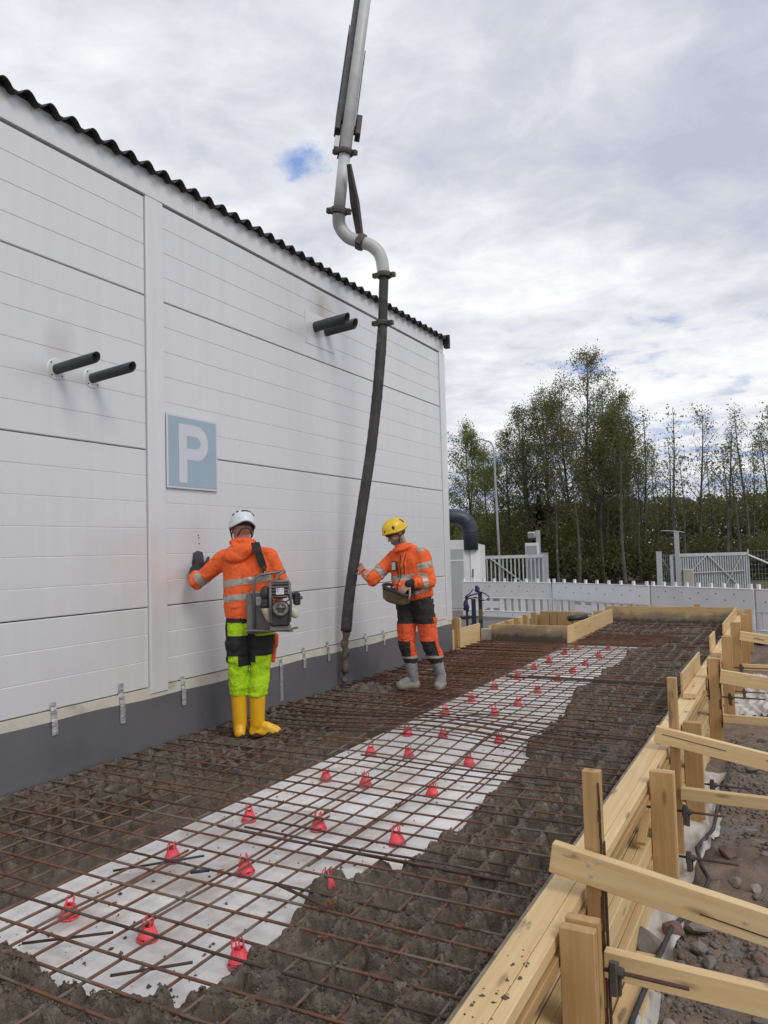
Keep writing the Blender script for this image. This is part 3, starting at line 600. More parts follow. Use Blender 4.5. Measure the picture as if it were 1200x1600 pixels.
def mud():
    Vs = []; Fs = []; n0 = 0
    for (y0, y1, res) in ((1.45, 4.6, .0082), (4.6, 14.58, .0155)):
        xs = np.arange(-4.362, FX - .021 + res, res); ys = np.arange(y0, y1 + res * .5, res); ys[-1] = y1
        X, Y = np.meshgrid(xs, ys); Z, m, r = mud_h(X, Y); J = res * .25
        ed = sst((X - xs[0]) / .03) * sst((xs[-1] - X) / .03) * sst((Y - ys[0]) / .03) * sst((ys[-1] - Y) / .03) * (.3 + r)
        X2 = X + (RNG.random(X.shape) - .5) * J * ed + (vn2(X * 22, Y * 22, 5.5) - .5) * .020 * ed; Y2 = Y + (RNG.random(X.shape) - .5) * J * ed + (vn2(X * 22, Y * 22, 8.5) - .5) * .020 * ed
        nx = len(xs); ny = len(ys); I = np.arange(nx * ny).reshape(ny, nx)
        F = np.stack([I[:-1, :-1], I[:-1, 1:], I[1:, 1:], I[1:, :-1]], -1).reshape(-1, 4)
        keep = (m.ravel()[F].max(1) > 0); F = F[keep]
        Vs.append(np.stack([X2.ravel(), Y2.ravel(), Z.ravel()], 1)); Fs.append(F + n0); n0 += nx * ny
    V = np.concatenate(Vs); F = np.concatenate(Fs); used = np.unique(F); rm = np.full(len(V), -1); rm[used] = np.arange(len(used))
    o = link('wet_concrete', npmesh('wet_concrete', V[used], rm[F], M['mud'])); tag(o, 'fresh lumpy grey brown concrete clinging to the reinforcing mesh', 'wet concrete', kind='stuff')
    # crumbs on the bars and ridges
    n = 130000; x = -4.35 + 3.4 * RNG.random(n); y = 1.7 + 8.5 * RNG.random(n) ** 1.8; z, m, r = mud_h(x, y)
    k = (m > .8) & (r > .45) & (RNG.random(n) < .75); x, y, z = x[k], y[k], z[k]; s = .0025 + .0058 * RNG.random(len(x)) ** 3
    P = np.stack([x, y, z + s * .3], 1)
    # specks thrown onto the white boards and the bars over them
    q = 420; xs = -3.05 + 1.2 * RNG.random(q); ys = 2.0 + 6 * RNG.random(q) ** 1.4; kk = mud_mask(xs, ys)[0]; w_ = (kk < 0) & (kk > -.5 * RNG.random(q) ** .5 - .1); xs, ys = xs[w_], ys[w_]
    P = np.concatenate([P, np.stack([xs, ys, np.full(len(xs), -.0795)], 1)]); s = np.concatenate([s, .003 + .008 * RNG.random(len(xs)) ** 2])
    xr = -.905 + .10 * RNG.random(26); yr = 2.05 + .45 * RNG.random(26); P = np.concatenate([P, np.stack([xr, yr, np.full(26, .1015)], 1)]); s = np.concatenate([s, .003 + .010 * RNG.random(26) ** 2])
    tag(pebble_mass('concrete_crumbs', P, s, M['mud'], flat=.9, seed=9, octa=True), 'crumbs of wet concrete stuck on the bars and spattered on the white boards', 'concrete crumbs', kind='stuff')
mud()
def spacers():
    SP = [(-2.794, 2.255), (-2.344, 2.268), (-1.886, 2.279), (-2.809, 2.89), (-2.375, 2.924), (-1.94, 2.959), (-2.816, 3.504), (-2.37, 3.551), (-1.878, 3.545), (-2.821, 4.325), (-2.514, 4.324), (-2.042, 4.333), (-2.853, 4.995), (-2.556, 5.043), (-2.081, 5.045),
          (-2.865, 5.642), (-2.57, 5.693), (-2.088, 5.691), (-2.885, 6.463), (-2.456, 6.6), (-2.888, 7.12), (-2.404, 7.104), (-2.903, 7.811), (-2.406, 7.761), (-2.888, 8.544), (-2.402, 8.533), (-2.9, 9.23), (-2.39, 9.145), (-2.867, 9.795), (-2.376, 9.727), (-2.879, 10.603), (-2.377, 10.498), (-2.85, 11.173), (-2.416, 11.302)]
    g = G(); g.lathe([(.043, .0), (.046, .006), (.041, .012), (.043, .0)], 18)
    n = 6
    me_ring = None
    def leg(a):
        q = G(); c, s = math.cos(a), math.sin(a); d = .010
        P = []
        for (rr, z, hw) in ((.040, .008, .013), (.033, .030, .009), (.022, .058, .010)):
            for t in (-1, 1):
                for dr in (0, -.004): P.append(((rr + dr) * c - t * hw * s, (rr + dr) * s + t * hw * c, z))
        F = []
        for i in range(2): o = i * 4; F += [(o, o + 2, o + 6, o + 4), (o + 1, o + 5, o + 7, o + 3), (o, o + 4, o + 5, o + 1), (o + 2, o + 3, o + 7, o + 6)]
        return q.add(P, F)
    cone = G().lathe([(.0405, .019), (.022, .058), (.019, .058), (.0375, .019)], 18)
    ring = g.mesh('base_ring', M['red'], True); cm = cone.mesh('cone', M['red'], True)
    legs = [leg(2 * math.pi * k / n).mesh('leg', M['red']) for k in range(n)]
    prongs = []
    for a in (.4, 1.97, 3.54, 5.11):
        c, s = math.cos(a), math.sin(a); prongs.append(G().tube([(.019 * c, .019 * s, .056), (.023 * c, .023 * s, .074), (.017 * c, .017 * s, .092)], [.0045, .0038, .003], 5).mesh('prong', M['red']))
    rows = {}
    for i, (x, y) in enumerate(SP): rows.setdefault('left' if x < -2.7 else ('right' if x > -2.2 else 'middle'), []).append(i)
    ordn = ['nearest', 'second', 'third', 'fourth', 'fifth', 'sixth', 'seventh', 'eighth', 'ninth', 'tenth', 'eleventh', 'twelfth', 'thirteenth', 'fourteenth']
    for row, ids in rows.items():
        ids.sort(key=lambda i: SP[i][1])
        for k, i in enumerate(ids):
            x, y = SP[i]
            lab = ('red plastic cone spacer nearest to the camera in the %s row' % row) if k == 0 else ('red plastic cone spacer farthest from the camera in the %s row' % row if k == len(ids) - 1 else 'red plastic cone spacer, %s from the camera in the %s row' % (ordn[k], row))
            if i == 5: lab = 'red plastic cone spacer half buried in the edge of the wet concrete'
            t = empty('bar_spacer', lab, 'spacer', (x, y, -.0785), random.random() * 6, 'red cone spacers under the reinforcing mesh'); t.rotation_euler = (random.uniform(-.1, .1), random.uniform(-.1, .1), t.rotation_euler[2]); t.scale = [random.uniform(.92, 1.05)] * 3
            link('base_ring', ring, t); link('cone', cm, t)
            for l in legs: link('leg', l, t)
            for l in prongs: link('prong', l, t)
spacers()

# ------------------------------------------------------------------ formwork
def formwork():
    F = empty('timber_formwork', 'long pine formwork with posts and braces along the right edge of the slab', 'formwork', (-.85, 6, -.6)); R = (-.85, 6, -.6)
    B = lambda n, a, b, w_, t, m='wood', up=(0, 0, 1), **k: board(n, a, b, w_, t, F, m, up, root=R, **k)
    for y0, y1 in ((.3, 2.44), (2.443, 4.88), (4.883, 7.3), (7.303, 9.75), (9.753, 12.2), (12.203, 14.66)):
        B('form_panel', (FX - .010, y0, -.265), (FX - .010, y1, -.265), .71, .02, 'wetply', (1, 0, 0))
    for y0, y1, dz in ((.3, 5.48, 0), (5.484, 9.1, -.004), (9.104, 14.6, .002)):
        B('top_rail', (-.876, y0, .0785 + dz), (-.876, y1, .0785 + dz), .096, .045); 
    for y0, y1, dz in ((.3, 3.3, 0), (3.304, 7.06, .002), (7.064, 11, -.003), (11.004, 14.6, 0)):
        B('top_rail', (-.8035, y0, .0765 + dz), (-.8035, y1, .0765 + dz), .045, .048)
    B('ledger', (-.80, .3, .02), (-.80, 14.6, .02), .060, .040, 'woodpost')
    for zc in (-.25, -.50):
        for y0, y1 in ((.3, 4.62), (4.625, 8.9), (8.905, 14.6)):
            B('waler', (-.838, y0, zc), (-.838, y1, zc), .046, .10, up=(0, 0, 1)); B('waler', (-.791, y0 + .02, zc + .003), (-.791, y1 - .04, zc + .003), .044, .098, up=(0, 0, 1))
        B('waler', (-.889, .3, zc), (-.889, 14.6, zc), .046, .10)
    B('ground_plank', (-.70, 1.2, -.555), (-.70, 3.9, -.555), .12, .045); 
    B('ground_plank', (-.835, 1.2, -.575), (-.835, 14.6, -.575), .13, .045)
    def post(y, zt, wid=.12, th=.045, x0=-.765, m='woodpost', zb=-.68, lean=(0, 0)):
        return B('post', (x0 + wid / 2, y, zb), (x0 + wid / 2 + lean[0], y + lean[1], zt), th, wid, m, (1, 0, 0))
    post(2.63, .147); post(2.68, .160, .115, .042, x0=-.757); post(4.51, .173, .125); post(4.56, .165, .12, .04, x0=-.760, m='wood'); post(5.99, .135, .125); post(6.04, .128, .12, .042)
    post(7.86, .342, .118, lean=(0, 0)); post(7.91, .325, .11, .04, m='wood'); post(9.6, .354, .11); post(11.08, .375, .12); post(11.13, .37, .11, .04); post(13.3, .282, .11); post(14.58, .268, .11, x0=-.77)
    for y, zt, wd in ((3.02, .57, .068), (5.31, .565, .06)):
        o = B('stake', (-.765 + wd / 2, y, -.7), (-.765 + wd / 2, y, zt), .045, wd, 'woodpost', (1, 0, 0))
    rb = random.Random(4)
    for xs_, yf, zlo, zhi, st in ((-.6965, 3.02, -.55, .55, 0), (-.6475, 7.86, -.3, .33, 0), (-.7645, 7.86, -.05, .33, 1)):
        z = zlo
        while z < zhi - .04:
            L = rb.uniform(.03, .11); wq = rb.uniform(.006, .020); z2 = min(z + L, zhi)
            B('bark_strip', (xs_ - (0 if st else wq / 2) + (wq / 2 if st else 0), yf - .0245, z), (xs_ - (0 if st else wq / 2) + (wq / 2 if st else 0) + rb.uniform(-.003, .003), yf - .0245, z2), .006, wq, 'bark', (1, 0, 0), bevel=.0015)
            z = z2 + rb.choice([0, .001, .001, .03])
    B('bark_strip', (-.6945, 3.02, -.6), (-.6945, 3.02, .30), .028, .006, 'bark', (1, 0, 0), bevel=.001)
    # diagonal braces and lower struts running out to pegs on the right
    def brace(n, x0, z0, x1, z1, y, h=.108, t=.046, dy=0):
        B(n, (x0, y, z0), (x1, y + dy, z1), t, h, 'wood', (0, 0, 1))
    brace('brace', -.886, .237, 1.0, -.07, 2.965, .115); brace('brace', -.845, .203, 1.0, -.12, 5.255, .105); brace('brace', -.648, .185, 1.0, -.02, 7.80, .125); brace('brace', -.655, .206, 1.0, -.03, 11.03, .12)
    brace('strut', -.695, -.125, 1.0, -.15, 2.965, .098); brace('strut', -.703, -.163, 1.0, -.165, 5.255, .075); brace('strut', -.64, -.205, 1.0, -.215, 7.80, .075); brace('strut', -.64, -.2, 1.0, -.22, 11.03, .075)
    for y in (3.01, 5.30, 7.845, 11.075): B('peg', (.95, y, -.8), (.95, y, .05), .045, .06, 'woodpost', (1, 0, 0))
    for (xx, zz) in ((-.735, .235), (-.728, .195), (-.70, .25), (-.66, -.11), (-.655, -.14), (-.2, .13), (.05, .05)):
        G().lathe([(0, .004), (.006, .003), (.0065, 0)], 8, (0, 0, 0), Matrix.Rotation(rad(90), 3, 'X')).obj('nail', M['galv'], F, Vector((xx, 2.941, zz)) - Vector(R))
    for x0, x1, y, sl in ((-.80, -.42, 5.2305, -.175), (-.2, .25, 5.2305, -.175), (-.35, .1, 2.941, -.163)):
        z0 = (.203 if y > 4 else .237) + sl * (x0 + (.845 if y > 4 else .886)) + (.012 if y > 4 else -.02); B('split', (x0, y, z0), (x1, y, z0 + sl * (x1 - x0) * 1.06), .002, .004, 'bark', bevel=0)
    # upright boards standing on the far part of the rail
    for y0, y1, z1 in ((7.12, 8.55, .305), (9.78, 10.35, .33), (11.7, 14.6, .29)):
        B('upstand_board', (-.905, y0, (z1 + .103) / 2), (-.905, y1, (z1 + .103) / 2), z1 - .103, .021, 'ply', (1, 0, 0))
        B('upstand_rail', (-.835, y0 - .1, .1275), (-.835, y1, .1275), .11, .048)
    # tie rods with wedge clamps
    for (y, z, x1) in ((2.82, -.075, -.38), (4.86, -.148, -.42), (4.93, -.442, -.36), (6.44, -.436, -.35), (8.555, -.148, -.3), (8.94, -.62, -.3), (10.53, -.14, -.3), (10.87, -.5, -.3)):
        pts = [Vector((x, y, z)) - Vector(R) for x in (-.93, -.7, x1)]
        rod = G().tube(pts, .0075, 8).obj('tie_rod', M['rustdark'], F, smooth=True)
        g = G(); V = Vector((-.632, y, z)) - Vector(R)
        g.box(V, (.03, .05, .055)); g.box(V + Vector((.012, .018, -.045)), (.018, .022, .09)); g.box(V + Vector((.004, -.03, -.01)), (.026, .018, .12)); g.tube([V + Vector((-.01, 0, 0)), V + Vector((.035, 0, 0))], .02, 8)
        g.obj('wedge_clamp', M['clampsteel'], rod, bevel=.003)
    # off-cuts lying on the ledges
    def loose(lab, p, q, wd, th, up=(0, 0, 1)):
        p = Vector(p); q = Vector(q); o = board('wood_offcut', p, q, wd, th, None, 'woodpost', up); tag(o, lab, 'wood offcut', 'loose wood offcuts'); return o
    loose('short pine offcut lying on the waler under the rail before the second post', (-.875, 3.98, -.175), (-.775, 3.93, -.175), .07, .045)
    loose('thin pine wedge standing under the rail edge beside the second post', (-.79, 4.28, -.16), (-.79, 4.50, -.06), .05, .02)
    # far end board
    E = empty('end_formwork', 'mud stained plywood board closing the far end of the slab', 'formwork', (-2.1, 14.64, 0)); R2 = (-2.1, 14.64, 0)
    board('end_panel', (-3.16, 14.64, .065), (-.89, 14.64, .065), .022, .45, E, 'wetply', (0, 0, 1), root=R2)
    board('end_panel', (-3.33, 14.40, .04), (-3.0, 14.40, .04), .022, .36, E, 'ply', (0, 0, 1), root=R2)
    board('stiffener', (-3.1, 14.69, .2), (-.8, 14.69, .2), .045, .09, E, 'wood', root=R2)
    for x in (-2.72, -1.55): board('post', (x, 14.74, -.5), (x, 14.74, .33), .10, .045, E, 'woodpost', (0, 1, 0), root=R2)
    # recess box on the left
    L = empty('recess_formwork', 'low pine formwork box with short stakes inside behind the yellow helmet worker', 'formwork', (-3.6, 12.4, 0)); R3 = (-3.6, 12.4, 0)
    LB = lambda n, a, b, w_, t, m='ply', up=(0, 0, 1): board(n, a, b, w_, t, L, m, up, root=R3)
    LB('front_board', (-4.18, 11.22, .12), (-3.0, 11.22, .12), .03, .28, 'wetply'); LB('side_board', (-2.985, 11.2, .105), (-2.985, 14.38, .105), .025, .30, 'ply'); LB('side_board', (-4.33, 11.5, .10), (-4.33, 13.6, .10), .025, .20)
    LB('rear_board', (-4.3, 13.65, .06), (-3.02, 13.65, .06), .03, .28)
    for k in range(5): y = 11.7 + .42 * k; LB('stake', (-4.25 + .02 * k, y, -.1), (-4.25 + .02 * k, y, .215 + .012 * k), .045, .09, 'woodpost', (1, 0, 0))
    for x, wd in ((-4.02, .17), (-3.86, .12), (-3.66, .26), (-3.4, .22)): LB('stake', (x, 13.58, -.1), (x, 13.58, .265), .045, wd, 'woodpost', (1, 0, 0))
    for k in range(4): y = 11.9 + .5 * k; LB('stake', (-3.06, y, -.1), (-3.06, y, .21), .045, .09, 'woodpost', (1, 0, 0))
    G().tube([(-3.42, 12.95, .20), (-3.17, 13.2, .22)], .05, 14).obj('drain_pipe', M['pvc'], None, smooth=True); tag(bpy.data.objects['drain_pipe'], 'short grey pipe end lying in the low formwork box', 'pipe')
    L = empty('wall_end_formwork', 'short pine board and post at the corner of the white wall', 'formwork', (-4.42, 10.8, 0)); R4 = (-4.42, 10.8, 0)
    board('side_board', (-4.42, 10.22, .10), (-4.42, 11.32, .10), .025, .32, L, 'ply', root=R4); board('post', (-4.40, 10.30, 0), (-4.40, 10.30, .44), .045, .10, L, 'woodpost', (1, 0, 0), root=R4); board('post', (-4.335, 10.33, 0), (-4.335, 10.33, .43), .045, .025, L, 'wood', (1, 0, 0), root=R4)
    g = G(); g.box2((-4.40, 11.33, -.1), (-4.2, 11.42, .17)); tag(g.obj('concrete_block', M['concrete_dry'], bevel=.006), 'grey concrete block between the corner board and the recess box', 'block')
formwork()
def cloth_and_cable():
    xs = np.arange(-.83, -.50, .012); 
    def sheet(name, lab, x0, x1, y0, y1, seed, lift):
        xs = np.linspace(x0, x1, 34); ys = np.arange(y0, y1, .02); X, Y = np.meshgrid(xs, ys)
        u = (X - x0) / (x1 - x0)
        X2 = X + (fbm(Y * 2.2, Y * 0 + 3, seed, 3)[:, :] - .5) * .16 * u
        fold = np.abs(fbm(X * 7 + Y * 1.5, Y * 1.2, seed + 3, 3) - .5) * 2
        Z = ground_h(X2, Y) + .035 + (1 - fold) ** 4 * .055 * lift * u + (fbm(X * 12, Y * 12, seed + 5) - .5) * .02 + (fbm(X2 * 2, Y * 2, 4) - .5) * .10
        n = len(xs); k = len(ys); I = np.arange(n * k).reshape(k, n); F = np.stack([I[:-1, :-1], I[:-1, 1:], I[1:, 1:], I[1:, :-1]], -1).reshape(-1, 4)
        tag(link(name, npmesh(name, np.stack([X2.ravel(), Y.ravel(), Z.ravel()], 1), F, M['geotex'])), lab, 'geotextile', 'white geotextile along the formwork')
    sheet('geotextile', 'crumpled white geotextile strip along the foot of the near formwork posts', -.90, -.58, 2.2, 7.3, 3, 1.0)
    sheet('geotextile', 'bunched white geotextile lying by the far formwork posts', -.85, -.30, 9.6, 12.6, 8, 2.2)
    P = [(-.62, 8.2), (-.625, 7.4), (-.64, 6.3), (-.63, 5.75), (-.69, 5.3), (-.63, 5.0), (-.575, 4.85), (-.60, 4.6), (-.66, 4.35), (-.70, 4.2), (-.72, 3.6), (-.735, 3.3), (-.72, 2.4)]
    pts = []
    for i in range(len(P) - 1):
        for k in range(5):
            f = k / 5; x = P[i][0] * (1 - f) + P[i + 1][0] * f; y = P[i][1] * (1 - f) + P[i + 1][1] * f
            pts.append((x + .06, y, float(ground_h(np.array(x), np.array(y))) + .085 + .012 * math.sin(y * 4)))
    tag(G().tube(pts, .013, 8).obj('cable', M['hose'], smooth=True), 'dark grey cable running along the white geotextile', 'cable')
cloth_and_cable()

# ------------------------------------------------------------------ concrete pump boom and hose
def boom():
    t = empty('concrete_pump_boom', 'grey concrete pump boom with a black rubber hose hanging to the slab', 'concrete pump', (-4.3, 6.97, 0)); R = Vector((-4.3, 6.97, 0))
    V = lambda p: Vector(p) - R
    p1 = Vector((-4.011, 6.804, 5.725)); p3 = Vector((-4.248, 7.787, 8.152)); p2 = Vector((-3.49, 6.154, 6.091)); cA = Vector((-4.110, 6.810, 5.105))
    p2 = (p1 + p3) / 2 + Vector((0, 0, .10)); d = (p3 - p1).normalized(); p4 = p3 + d * 2.6 + Vector((0, 0, .0))
    p2 = p1 + (p3 - p1) * .5
    G().tube([V(cA), V(p1)], .064, 18).obj('delivery_pipe', M['pipe'], t, smooth=True); G().tube([V(p1), V(p4)], .066, 18).obj('delivery_pipe', M['pipe'], t, smooth=True)
    def arc(pts, n=8):
        a = [Vector(p) for p in pts]; out = []
        P = [a[0] * 2 - a[1]] + a + [a[-1] * 2 - a[-2]]
        for i in range(1, len(P) - 2):
            for k in range(n):
                f = k / n; q0, q1, q2, q3 = P[i - 1], P[i], P[i + 1], P[i + 2]
                out.append(.5 * ((2 * q1) + (q2 - q0) * f + (2 * q0 - 5 * q1 + 4 * q2 - q3) * f * f + (3 * q1 - q0 - 3 * q2 + q3) * f ** 3))
        return out + [a[-1]]
    c0 = Vector((-3.955, 7.002, 4.802)); c1 = Vector((-3.752, 7.132, 4.435)); c2 = Vector((-3.789, 7.142, 3.915))
    G().tube([V(p) for p in arc([cA, (-4.15, 6.887, 4.985), (-4.075, 6.94, 4.86), c0])], .070, 18).obj('elbow', M['pipe'], t, smooth=True)
    G().tube([V(p) for p in arc([c0, (-3.85, 7.056, 4.752), (-3.772, 7.10, 4.64), c1])], .068, 18).obj('elbow', M['pipe'], t, smooth=True)
    def clamp(c, ax, r, w_=.06, lug=True, name='coupling'):
        c = V(c); Rm = orient(ax, (0, 0, 1) if abs(Vector(ax).normalized().z) < .9 else (0, 1, 0)); g = G()
        prof = [(r, -w_ / 2), (r + .018, -w_ / 2), (r + .024, 0), (r + .018, w_ / 2), (r, w_ / 2)]
        Q = Rm @ Matrix.Rotation(rad(90), 3, 'Y'); g.lathe(prof, 18, c, Q)
        if lug:
            for a in (0.35, 0.35 + math.pi):
                o = Rm @ Vector((0, math.cos(a), math.sin(a))) * (r + .03); g.box(c + o, (w_ * .9, .06, .05), Rm)
                g.tube([c + o - Rm @ Vector((0, 0, .05)), c + o + Rm @ Vector((0, 0, .05))], .009, 6)
        return g.obj(name, M['clampsteel'], t, smooth=False)
    clamp(p1, p1 - cA, .07, .05); clamp(cA, (p1 - cA), .07); clamp(c0, (.9, .35, -.45), .07, .07); clamp(c1, (0, .02, 1), .062, .05); clamp(c2, (0, .02, 1), .054, .05)
    H = [c1, (-3.772, 7.137, 4.18), c2]; G().tube([V(p) for p in arc(H, 6)], [.051] * 13, 16).obj('rubber_hose', M['hose'], t, smooth=True)
    H = [c2, (-3.813, 7.125, 3.598), (-3.863, 7.103, 3.11), (-3.935, 7.074, 2.557), (-4.024, 7.035, 2.007), (-4.113, 6.997, 1.46), (-4.197, 6.979, .982), (-4.247, 6.973, .60)]
    pts = arc(H, 10); n = len(pts); rs = []
    for i in range(n):
        f = i / (n - 1); r = .051 + .005 * min(1, f / .12) + .002 * f
        if i % 10 in (0,): r += .002
        if i > n - 7: r = .060
        rs.append(r + .0012 * math.sin(i * 2.6))
    G().tube([V(p) for p in pts], rs, 18).obj('rubber_hose', M['hose'], t, smooth=True)
    r = random.Random(2); pts = []; rs = []
    for i in range(19):
        f = i / 18; pts.append(V((-4.25 - .035 * f + .012 * math.sin(i * 1.1), 6.973 + .008 * math.cos(i * 1.7), .60 - .55 * f)))
        rs.append((.041 if f < .5 else .037) - .008 * f + .005 * math.sin(i * 1.9) * (f > .1) + (.009 if .62 < f < .8 else 0) - (.016 if .83 < f < .9 else 0) + r.uniform(-.004, .004))
    G().tube(pts, rs, 14).obj('hose_tail', M['mud'], t, smooth=True)
    # boom section behind the pipe (away from the viewer), bracket and strut
    view = (p3 - Vector((0, 0, 1.45))).normalized(); b = view - d * view.dot(d); b.normalize(); s = d.cross(b)
    Rm = Matrix((d, s, b)).transposed()
    def bx(name, f0, f1, so, bo, ws, wb, m='boom'):
        a = p1 + d * f0; e = p1 + d * f1; c = (a + e) / 2 + s * so + b * bo
        g = G(); g.box((0, 0, 0), (f1 - f0, ws, wb)); o = g.obj(name, M[m], t, bevel=.006); o.matrix_local = Matrix.Translation(V(c)) @ Rm.to_4x4(); return o
    bx('boom_beam', .60, 5.2, .038, .20, .20, .20, 'boomdark'); bx('side_plate', .70, 2.3, .148, .20, .012, .16); bx('side_plate', .62, 1.9, -.078, .20, .012, .15)
    bx('hinge_bracket', .42, .72, .118, .12, .06, .13, 'clampsteel'); bx('hinge_bracket', .40, .70, -.112, .12, .06, .12, 'clampsteel'); bx('hinge_pin', .50, .60, 0, .16, .26, .05, 'clampsteel')
    bx('bracket_arm', -.01, .48, .06, .07, .035, .06, 'boom'); o = bx('signal_box', .03, .20, .10, .0, .055, .06, 'pipe')
    sA = Vector((-3.905, 6.70, 5.52)); sB = Vector((-4.00, 7.075, 4.86)); 
    g = G(); L = (sB - sA).length; x = L / 2; g.add([(-x, -.018, -.02), (-x, .018, -.02), (-x, .018, .02), (-x, -.018, .02), (0, -.045, -.025), (0, .045, -.025), (0, .045, .025), (0, -.045, .025), (x, -.03, -.025), (x, .03, -.025), (x, .03, .025), (x, -.03, .025)], [(3, 2, 1, 0), (8, 9, 10, 11)] + [(k + j, k + (j + 1) % 4, k + 4 + (j + 1) % 4, k + 4 + j) for k in (0, 4) for j in range(4)]); o = g.obj('strut', M['clampsteel'], t); o.matrix_local = Matrix.Translation(V((sA + sB) / 2)) @ orient(sB - sA, (0, 1, 0)).to_4x4()
boom()

# ------------------------------------------------------------------ people
def blob(name, g, m, parent, vox=.008, smooth=4, wrinkle=0.0, wscale=9.0, seed=1.0, wdir=(1, 1, 1)):
    me = g.mesh(name, m); o = bpy.data.objects.new('tmp', me); COL.objects.link(o)
    md = o.modifiers.new('r', 'REMESH'); md.mode = 'VOXEL'; md.voxel_size = vox
    ms = o.modifiers.new('s', 'SMOOTH'); ms.iterations = smooth; ms.factor = .5
    dg = bpy.context.evaluated_depsgraph_get(); me2 = bpy.data.meshes.new_from_object(o.evaluated_get(dg)); bpy.data.objects.remove(o); bpy.data.meshes.remove(me)
    me2.name = name; me2.polygons.foreach_set('use_smooth', [True] * len(me2.polygons))
    if wrinkle:
        n = len(me2.vertices); co = np.empty(n * 3, np.float32); me2.vertices.foreach_get('co', co); co = co.reshape(-1, 3).astype(float); nr = np.empty(n * 3, np.float32); me2.vertices.foreach_get('normal', nr); nr = nr.reshape(-1, 3)
        q = co * wscale * np.array(wdir); a = q[:, 0] * .8 + q[:, 1] * .6
        k = np.abs(fbm(a + 50 + q[:, 2] * .3, q[:, 2] + 50 - a * .35, seed, 4) - .5) * 2
        k2 = fbm(a * .6 + 9, q[:, 2] * .7 + 7, seed + 3, 3)
        co = co + nr * np.maximum(((k2 - .5) * 1.3 - (1 - k) ** 5 * 1.1 + .22) * wrinkle, -.005)[:, None]
        me2.vertices.foreach_set('co', co.astype(np.float32).ravel()); me2.update()
    if not me2.materials: me2.materials.append(m)
    me2.materials[0] = m
    return link(name, me2, parent)
def patch(src, name, m, pred, off=.0025):
    """lift the faces of a garment that satisfy pred(center) off into their own part"""
    me = src.data; nv = len(me.vertices); co = np.empty(nv * 3, np.float32); me.vertices.foreach_get('co', co); co = co.reshape(-1, 3); nr = np.empty(nv * 3, np.float32); me.vertices.foreach_get('normal', nr); nr = nr.reshape(-1, 3)
    fs = [tuple(p.vertices) for p in me.polygons]; ce = np.array([co[list(f)].mean(0) for f in fs]); fn = np.array([p.normal[:] for p in me.polygons])
    k = pred(ce[:, 0], ce[:, 1], ce[:, 2], fn); sel = [f for f, q in zip(fs, k) if q]
    if not sel: return None
    par = {}
    def find(a):
        while par.setdefault(a, a) != a: par[a] = par[par[a]]; a = par[a]
        return a
    for f in sel:
        for i in f[1:]: par[find(f[0])] = find(i)
    comp = {}
    for f in sel: comp.setdefault(find(f[0]), []).append(f)
    for fl in comp.values():
        if len(fl) < 25: continue
        ids = sorted({i for f in fl for i in f}); mp = {a: b for b, a in enumerate(ids)}
        V = [tuple(co[i] + nr[i] * off) for i in ids]; g = G(); g.add(V, [tuple(mp[i] for i in f) for f in fl]); g.obj(name, m, src.parent, smooth=True)
def seg(p0, p1):
    p0 = np.array(p0, float); p1 = np.array(p1, float); d = p1 - p0; L2 = d @ d
    def f(x, y, z):
        q = np.stack([x, y, z], 1) - p0; t = q @ d / L2; r = np.linalg.norm(q - np.clip(t, 0, 1)[:, None] * d, axis=1); return t, r
    return f
def ring(g, c, ax, rx, ry, r, n=16, a0=0, a1=6.2832):
    R = orient(ax, (0, 1, 0) if abs(Vector(ax).normalized().y) < .9 else (0, 0, 1)); c = Vector(c)
    g.tube([c + R @ Vector((0, rx * math.cos(a0 + (a1 - a0) * k / n), ry * math.sin(a0 + (a1 - a0) * k / n))) for k in range(n + 1)], r, 6)
def hand(g, wrist, fdir, ndir, side, curl, s=1.0, spread=.12):
    """palm and five fingers; fdir finger direction, ndir back-of-hand normal, side=+1 thumb toward fdir x ndir"""
    f = Vector(fdir).normalized(); n = Vector(ndir); n = (n - f * n.dot(f)).normalized(); t = f.cross(n) * side; w_ = Vector(wrist)
    for k in (-1.2, -.4, .4, 1.2): g.cap(w_ + t * (k * .016) * s, w_ + f * .075 * s + t * (k * .020) * s, .0165 * s, .0135 * s, 8)
    Ls = {1.5: (.040, .026, .020), .5: (.045, .029, .021), -.5: (.042, .027, .020), -1.5: (.032, .020, .017)}
    for k, L in Ls.items():
        p = w_ + f * .080 * s + t * k * .0195 * s; d = (f + t * k * spread * .5).normalized(); a = 0; r = .0105
        for i, l in enumerate(L):
            a += curl * (0.6 if i == 0 else 1.0); dd = d * math.cos(a) - n * math.sin(a); q = p + dd * l * s; g.cap(p, q, r * s, (r - .001) * s, 8); p = q; r -= .001
    p = w_ + f * .022 * s + t * .034 * s; d = (f * .65 + t * .75 - n * .25).normalized()
    for l in (.040, .032, .026):
        q = p + d * l * s; g.cap(p, q, .0125 * s, .0105 * s, 8); p = q; d = (d + f * .35 - n * curl * .35).normalized()
def headM(c, face, up=(0, 0, 1)):
    f = Vector(face).normalized(); u = Vector(up); u = (u - f * u.dot(f)).normalized(); r = f.cross(u); return Matrix.Translation(c) @ Matrix((r, f, u)).transposed().to_4x4()
